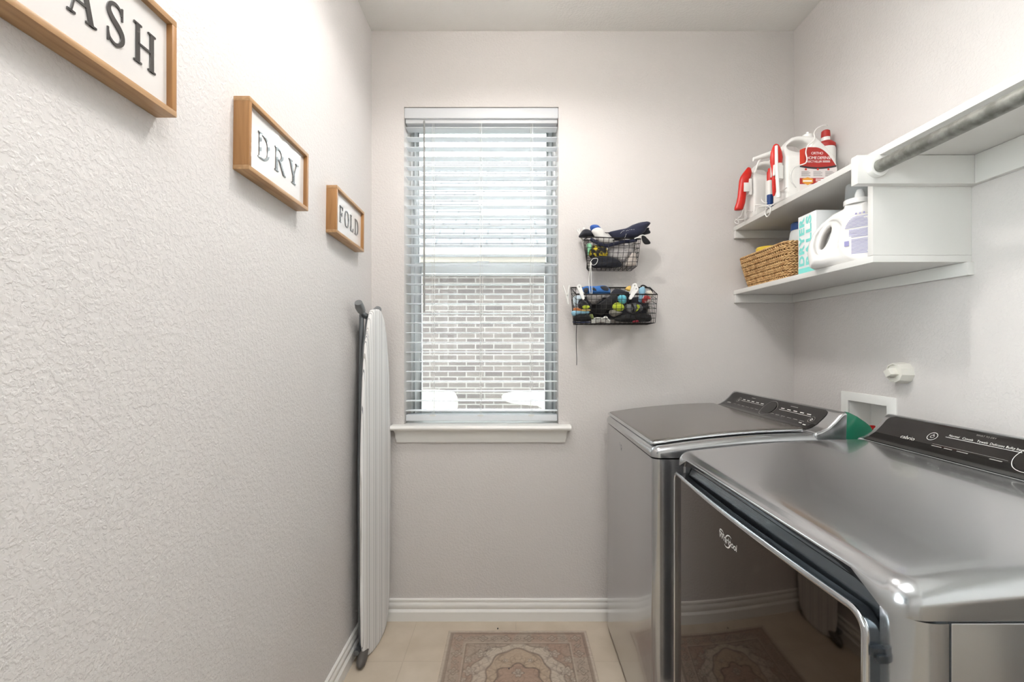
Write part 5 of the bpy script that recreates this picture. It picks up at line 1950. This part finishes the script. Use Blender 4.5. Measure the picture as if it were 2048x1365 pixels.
cloth('rolled_cloth', 'white rolled cloth draped over the rim of the upper basket', 'cloth', q1, [(615, 315), (680, 262), (760, 250), (838, 300), (870, 378), (950, 392), (1008, 440), (1030, 520), (980, 562), (880, 556), (780, 530), (700, 450), (650, 385)], 2.005, 0.03, 'white_cloth', 4, 0.003, G1)
cloth('beanie', 'black knitted beanie at the window end of the upper basket', 'hat', q1, [(365, 430), (400, 360), (450, 300), (512, 280), (600, 312), (650, 370), (665, 432), (560, 450), (440, 445)], 2.035, 0.05, 'ink', 5, 0.003, G1)
o = MB().tube(catmull([q1(x, y, 2.002) for x, y in [(590, 470), (690, 525), (800, 575), (920, 600), (1030, 575), (1200, 535), (1380, 510), (1500, 488)]], 5, False), [0.006] + [0.008] * 34 + [0.006], 10, flat=0.7).build('strap', K['navy'], smooth=180)
tag(o, 'dark navy strap sagging across the inside of the upper basket', 'strap', G1)
cloth('mint_cloth', 'pale mint green cloth at the window side of the upper basket', 'cloth', q1, [(525, 570), (600, 565), (620, 640), (575, 720), (545, 790), (528, 680)], 2.01, 0.03, 'mint', 6, 0.003, G1)
cloth('floral_cloth', 'black cloth with yellow flower print in the upper basket', 'cloth', q1, [(560, 760), (590, 640), (660, 595), (760, 592), (880, 622), (925, 700), (922, 800), (800, 840), (620, 850)], 2.02, 0.04, 'flower', 7, 0.004, G1)
cloth('grey_shirt', 'pale grey crumpled shirt filling the upper basket', 'shirt', q1, [(930, 690), (1000, 612), (1150, 580), (1320, 590), (1430, 565), (1440, 640), (1425, 760), (1380, 790), (1310, 860), (1240, 930), (1150, 900), (1000, 850), (925, 790)], 2.035, 0.04, 'pale_grey', 8, 0.008, G1)
cloth('beige_cloth', 'stone beige cloth in the bottom corner of the upper basket', 'cloth', q1, [(1320, 880), (1400, 745), (1470, 730), (1480, 850), (1470, 985), (1300, 998), (1280, 950)], 2.005, 0.02, 'stone', 9, 0.005, G1)
pc = thing('drawstring_pouch', q1(900, 1050, 2.0), 'dark pouch with a hanging white drawcord at the bottom of the upper basket', 'pouch', G1)
puff([q1(x, y, 2.012) for x, y in [(590, 880), (680, 818), (800, 797), (950, 812), (1080, 852), (1190, 930), (1200, 1005), (1050, 1035), (800, 1040), (640, 1032), (600, 965)]], 0.026, 10, 0.003).build('pouch_body', K['ink'], pc, smooth=180)
mb = MB()
for pl in ([(600, 920), (590, 1000), (575, 1150), (562, 1300), (590, 1540), (605, 1575)], [(612, 930), (605, 1020), (606, 1150), (612, 1300), (625, 1500), (605, 1575)]):
    mb.tube(catmull([q1(x, y, 1.968) for x, y in pl], 5, False), 0.0014, 6)
for pl in ([(590, 930), (640, 860), (720, 850), (735, 890), (700, 960), (640, 980), (600, 930)],):
    mb.tube(catmull([q1(x, y, 1.972) for x, y in pl], 5, False), 0.0011, 6)
mb.build('drawcord', M['cord'], pc, smooth=180)
sp = thing('glove_strap', q1(1660, 575, 1.99), 'black strap end with white edge hanging over the far rim of the upper basket', 'strap', G1)
puff([q1(x, y, 1.985) for x, y in [(1590, 420), (1640, 408), (1690, 450), (1758, 530), (1750, 568), (1660, 575), (1610, 520)]], 0.016, 11, 0.002).build('strap_end', K['black'], sp, smooth=180)
MB().tube(catmull([q1(x, y, 1.974) for x, y in [(1450, 470), (1520, 440), (1560, 408), (1620, 392), (1670, 415)]], 5, False), 0.0016, 6).build('white_edge', M['cord'], sp, smooth=180)


def peg(label, q, a, b, Y, wd=0.0035, splay=0.0, flatpeg=False):
    t = thing('clothes_peg', q(*b, Y), label, 'clothes peg', 'white clothes pegs')
    A, B = q(*a, Y), q(*b, Y)
    d = (B - A)
    L = d.length
    u = d.normalized()
    n = Vector((u.z, 0, -u.x))
    if flatpeg:                # broad side showing: rounded loop with a hole
        for s in (0, 1):
            y = Y - 0.004 + 0.009 * s
            out = [A + u * (0.010 + 0.010 * math.cos(q_)) + n * 0.0095 * math.sin(q_) for q_ in [PI / 2 + PI * i / 10 for i in range(11)]]
            out += [B + n * -0.0055 + u * 0.0, B + u * 0.004, B + n * 0.0055]
            c = A + u * 0.011
            hole = [c + u * 0.0036 * math.cos(2 * PI * i / 14) + n * 0.0030 * math.sin(2 * PI * i / 14) for i in range(14)]
            bm = bmesh.new()
            vo = [bm.verts.new(p) for p in out]
            vi = [bm.verts.new(p) for p in hole]
            es = [bm.edges.new((vv[i], vv[(i + 1) % len(vv)])) for vv in (vo, vi) for i in range(len(vv))]
            r = bmesh.ops.triangle_fill(bm, use_beauty=True, use_dissolve=False, edges=es)
            ex = bmesh.ops.extrude_face_region(bm, geom=[f for f in bm.faces])
            bmesh.ops.translate(bm, verts=[v for v in ex['geom'] if isinstance(v, bmesh.types.BMVert)], vec=(0, 0.005, 0))
            bm.verts.index_update()
            mb = MB().add([v.co + Vector((0, y - Y - 0.004, 0)) for v in bm.verts], [[v.index for v in f.verts] for f in bm.faces])
            bm.free()
            mb.build('peg_arm', M['white_plastic'], t, smooth=30)
    else:
        for s in (-1, 1):
            off = n * s * splay
            mb = MB().tube([A + off * 2.2, A.lerp(B, 0.5) + off * 0.6, B + n * s * 0.0012], [wd, wd * 1.1, wd * 0.8], 8)
            mb.build('peg_arm', M['white_plastic'], t, smooth=60)
    m_ = A.lerp(B, 0.52)
    MB().tube([m_ + Vector((0, -0.006, 0)), m_ + Vector((0, 0.006, 0))], 0.0026, 8).build('peg_spring', M['nickel'], t, smooth=60)
    return t


peg('white clothes peg clipped to the window end of the upper basket', q1, (345, 280), (455, 540), 2.060, 0.0032, 0.002)
peg('white clothes peg just behind the beanie on the upper basket', q1, (462, 245), (480, 420), 2.085, 0.0032, 0.001)
# --- lower basket
peg('splayed white clothes peg at the window end of the lower basket', q2, (165, 200), (205, 560), 2.035, 0.0030, 0.0065)
peg('flat white clothes peg over the window end of the lower basket front', q2, (395, 185), (490, 460), 1.942, flatpeg=True)
peg('upper of two flat white clothes pegs on the lower basket front', q2, (1480, 165), (1390, 380), 1.962, flatpeg=True)
peg('lower of two flat white clothes pegs on the lower basket front', q2, (1515, 230), (1380, 455), 1.938, flatpeg=True)
sd = thing('sandal', q2(750, 370, 2.03), 'blue and grey slip-on sandal on top of the lower basket', 'sandal', G2)
puff([q2(x, y, 2.035) for x, y in [(470, 245), (560, 215), (700, 220), (830, 205), (930, 213), (985, 260), (1012, 330), (980, 362), (800, 372), (640, 372), (520, 352), (480, 295)]], 0.05, 12, 0.002).build('sandal_upper', K['mid_blue'], sd, smooth=180)
for pl in ([(640, 252), (690, 240), (735, 272), (738, 305), (690, 298), (655, 285)], [(815, 228), (900, 212), (965, 240), (970, 295), (900, 302), (850, 280)], [(500, 270), (570, 245), (590, 300), (560, 345), (510, 340)]):
    puff([q2(x, y, 2.012) for x, y in pl], 0.008, 13, 0.001).build('dark_inset', K['charcoal'], sd, smooth=180)
LOW = [
    ('black_towel', 'black bunched towel at the back of the lower basket behind everything else', 'towel', [(400, 450), (600, 420), (1000, 440), (1400, 430), (1700, 440), (1710, 700), (1640, 830), (1300, 850), (800, 850), (430, 830), (400, 650)], 2.068, 0.02, 'ink'),
    ('white_sock', 'icy white sock at the window end of the lower basket', 'sock', [(300, 455), (335, 405), (425, 392), (470, 440), (400, 505), (385, 610), (315, 592)], 2.01, 0.03, 'ice'),
    ('knit_hat', 'heather grey knit hat with pale band beneath the sandal', 'hat', [(560, 425), (600, 395), (700, 390), (840, 385), (850, 450), (780, 530), (690, 560), (595, 520)], 1.995, 0.03, 'heather'),
    ('rolled_sock', 'charcoal rolled sock under the flat peg in the lower basket', 'sock', [(412, 560), (440, 505), (500, 482), (560, 525), (602, 600), (575, 640), (480, 642), (422, 612)], 1.985, 0.03, 'charcoal'),
    ('neon_sock', 'neon yellow sock toe showing inside the rolled charcoal sock', 'sock', [(468, 610), (520, 582), (600, 592), (612, 625), (560, 652), (500, 648)], 1.968, 0.012, 'neon'),
    ('orange_cloth', 'orange and cream striped cloth low at the window end', 'cloth', [(300, 650), (350, 630), (480, 655), (615, 660), (610, 690), (460, 698), (320, 690)], 1.985, 0.025, 'orange'),
    ('light_blue_cloth', 'light blue cloth below the orange one in the lower basket', 'cloth', [(262, 720), (320, 685), (480, 695), (605, 702), (570, 755), (400, 765), (300, 785)], 1.985, 0.03, 'sky'),
    ('black_sock', 'black sock under the light blue cloth in the lower basket', 'sock', [(300, 820), (345, 775), (450, 762), (565, 755), (640, 800), (650, 855), (600, 885), (400, 890), (320, 880)], 1.985, 0.03, 'black'),
    ('navy_cloth', 'deep navy cloth at the bottom window corner of the lower basket', 'cloth', [(280, 895), (400, 895), (600, 892), (640, 912), (480, 925), (350, 922)], 1.990, 0.03, 'deep_navy'),
    ('black_shirt', 'black shirt across the middle of the lower basket', 'shirt', [(625, 570), (800, 545), (1000, 400), (1140, 400), (1130, 540), (1050, 640), (920, 690), (860, 760), (700, 730), (625, 665)], 2.035, 0.05, 'black'),
    ('baseball_cap', 'black cap standing up behind the middle of the lower basket', 'cap', [(1010, 380), (1090, 275), (1200, 280), (1345, 330), (1400, 395), (1355, 520), (1300, 540), (1150, 420)], 2.055, 0.04, 'ink'),
    ('neon_ball', 'neon yellow balled sock in the middle of the lower basket', 'ball', [(1045, 610), (1075, 550), (1150, 530), (1230, 560), (1268, 620), (1240, 680), (1150, 700), (1070, 670)], 1.985, 0.036, 'neon'),
    ('turquoise_ball', 'turquoise balled sock above the neon one', 'ball', [(1150, 480), (1160, 410), (1230, 380), (1300, 410), (1315, 500), (1270, 555), (1190, 545)], 1.992, 0.036, 'turquoise'),
    ('taupe_sock', 'taupe grey sock under the neon balled sock', 'sock', [(990, 690), (1060, 670), (1180, 705), (1230, 715), (1180, 765), (1070, 800), (990, 750)], 1.988, 0.028, 'taupe'),
    ('striped_shoe', 'grey and black striped soft shoe in the lower basket', 'shoe', [(1290, 620), (1330, 562), (1450, 540), (1570, 560), (1620, 620), (1600, 690), (1480, 728), (1350, 718)], 1.985, 0.034, 'steel_grey'),
    ('yellow_cloth', 'yellow cloth corner poking up behind the pair of flat pegs', 'cloth', [(1292, 262), (1380, 208), (1405, 300), (1340, 312)], 2.02, 0.018, 'maize'),
    ('light_blue_sock', 'light blue sock upright beside the pair of flat pegs', 'sock', [(1560, 265), (1640, 232), (1672, 295), (1640, 420), (1605, 520), (1545, 512), (1552, 400)], 2.005, 0.03, 'sky'),
    ('red_white_cloth', 'red and white cloth at the far end of the lower basket', 'cloth', [(1615, 425), (1690, 392), (1765, 430), (1785, 505), (1705, 535), (1610, 528)], 1.995, 0.03, 'crimson'),
    ('black_trousers', 'black folded trousers along the bottom far end of the lower basket', 'trousers', [(1110, 820), (1300, 745), (1500, 740), (1710, 745), (1785, 800), (1765, 885), (1600, 905), (1300, 905), (1110, 880)], 1.995, 0.04, 'black'),
    ('maroon_cloth', 'maroon cloth at the bottom of the lower basket below the striped shoe', 'cloth', [(1432, 882), (1530, 862), (1542, 905), (1440, 912)], 1.968, 0.01, 'maroon'),
    ('black_glove', 'black glove next to the striped shoe toe', 'glove', [(1640, 580), (1720, 572), (1745, 640), (1670, 668), (1635, 640)], 2.005, 0.03, 'black'),
    ('olive_sock', 'olive green sock scrap beside the black sock', 'sock', [(612, 765), (660, 745), (690, 830), (650, 850)], 1.975, 0.012, 'olive'),
    ('bone_cloth', 'bone white cloth under the black strap loop', 'cloth', [(1690, 330), (1780, 300), (1815, 380), (1800, 440), (1740, 420)], 2.035, 0.03, 'bone'),
]
for i, (nm, lb, ct, pts, Y, th, m) in enumerate(LOW):
    cloth(nm, lb, ct, q2, pts, Y, th, m, 20 + i, 0.0035, G2)
for pl, m in (([(1400, 560), (1430, 545), (1470, 640), (1450, 725), (1420, 720), (1440, 640)], 'black'), ([(1500, 570), (1550, 575), (1568, 620), (1520, 690), (1480, 705), (1530, 640)], 'neon')):
    sh = bpy.data.objects['striped_shoe']
    puff([q2(x, y, 1.966) for x, y in pl], 0.006, 50, 0.0005).build('shoe_stripe', K[m], sh, smooth=180)
cd = MB()
random.seed(5)
for k in range(5):
    y0 = 850 + 14 * k
    cd.tube(catmull([q2(x, y, 1.975 + 0.003 * k) for x, y in [(650, y0 + 10), (740, y0 - 30 + 8 * k), (860, y0 - 20), (960, y0 + 20), (1020, y0 + 10 - 6 * k)]], 5, False), 0.0022, 6)
cd.tube(catmull([q2(x, y, 1.966) for x, y in [(880, 815), (930, 800), (970, 860), (1015, 910)]], 5, False), 0.0026, 6)
cd.tube(catmull([q2(x, y, 1.966) for x, y in [(800, 870), (880, 820), (950, 830), (990, 880)]], 5, False), 0.0024, 6)
tag(cd.build('cord_bundle', M['cord'], smooth=180), 'bundle of white cord at the bottom of the lower basket', 'cord', G2)
lo2 = MB().tube(catmull([q2(x, y, 2.05) for x, y in [(1590, 250), (1600, 210), (1650, 205), (1710, 240), (1775, 262), (1800, 320), (1815, 345)]], 5, False), 0.0030, 8).build('strap_loop', K['black'], smooth=180)
tag(lo2, 'dark strap loop rising above the far end of the lower basket', 'strap', G2)
dk = MB().tube(catmull([q2(x, y, 1.958) for x, y in [(372, 900), (362, 1000), (355, 1150), (358, 1400), (366, 1600), (364, 1725)]], 6, False), 0.0013, 6).build('hanging_string', K['black'], smooth=180)
tag(dk, 'thin black string dangling from the underside of the lower basket', 'cord')

bpy.context.view_layer.update()
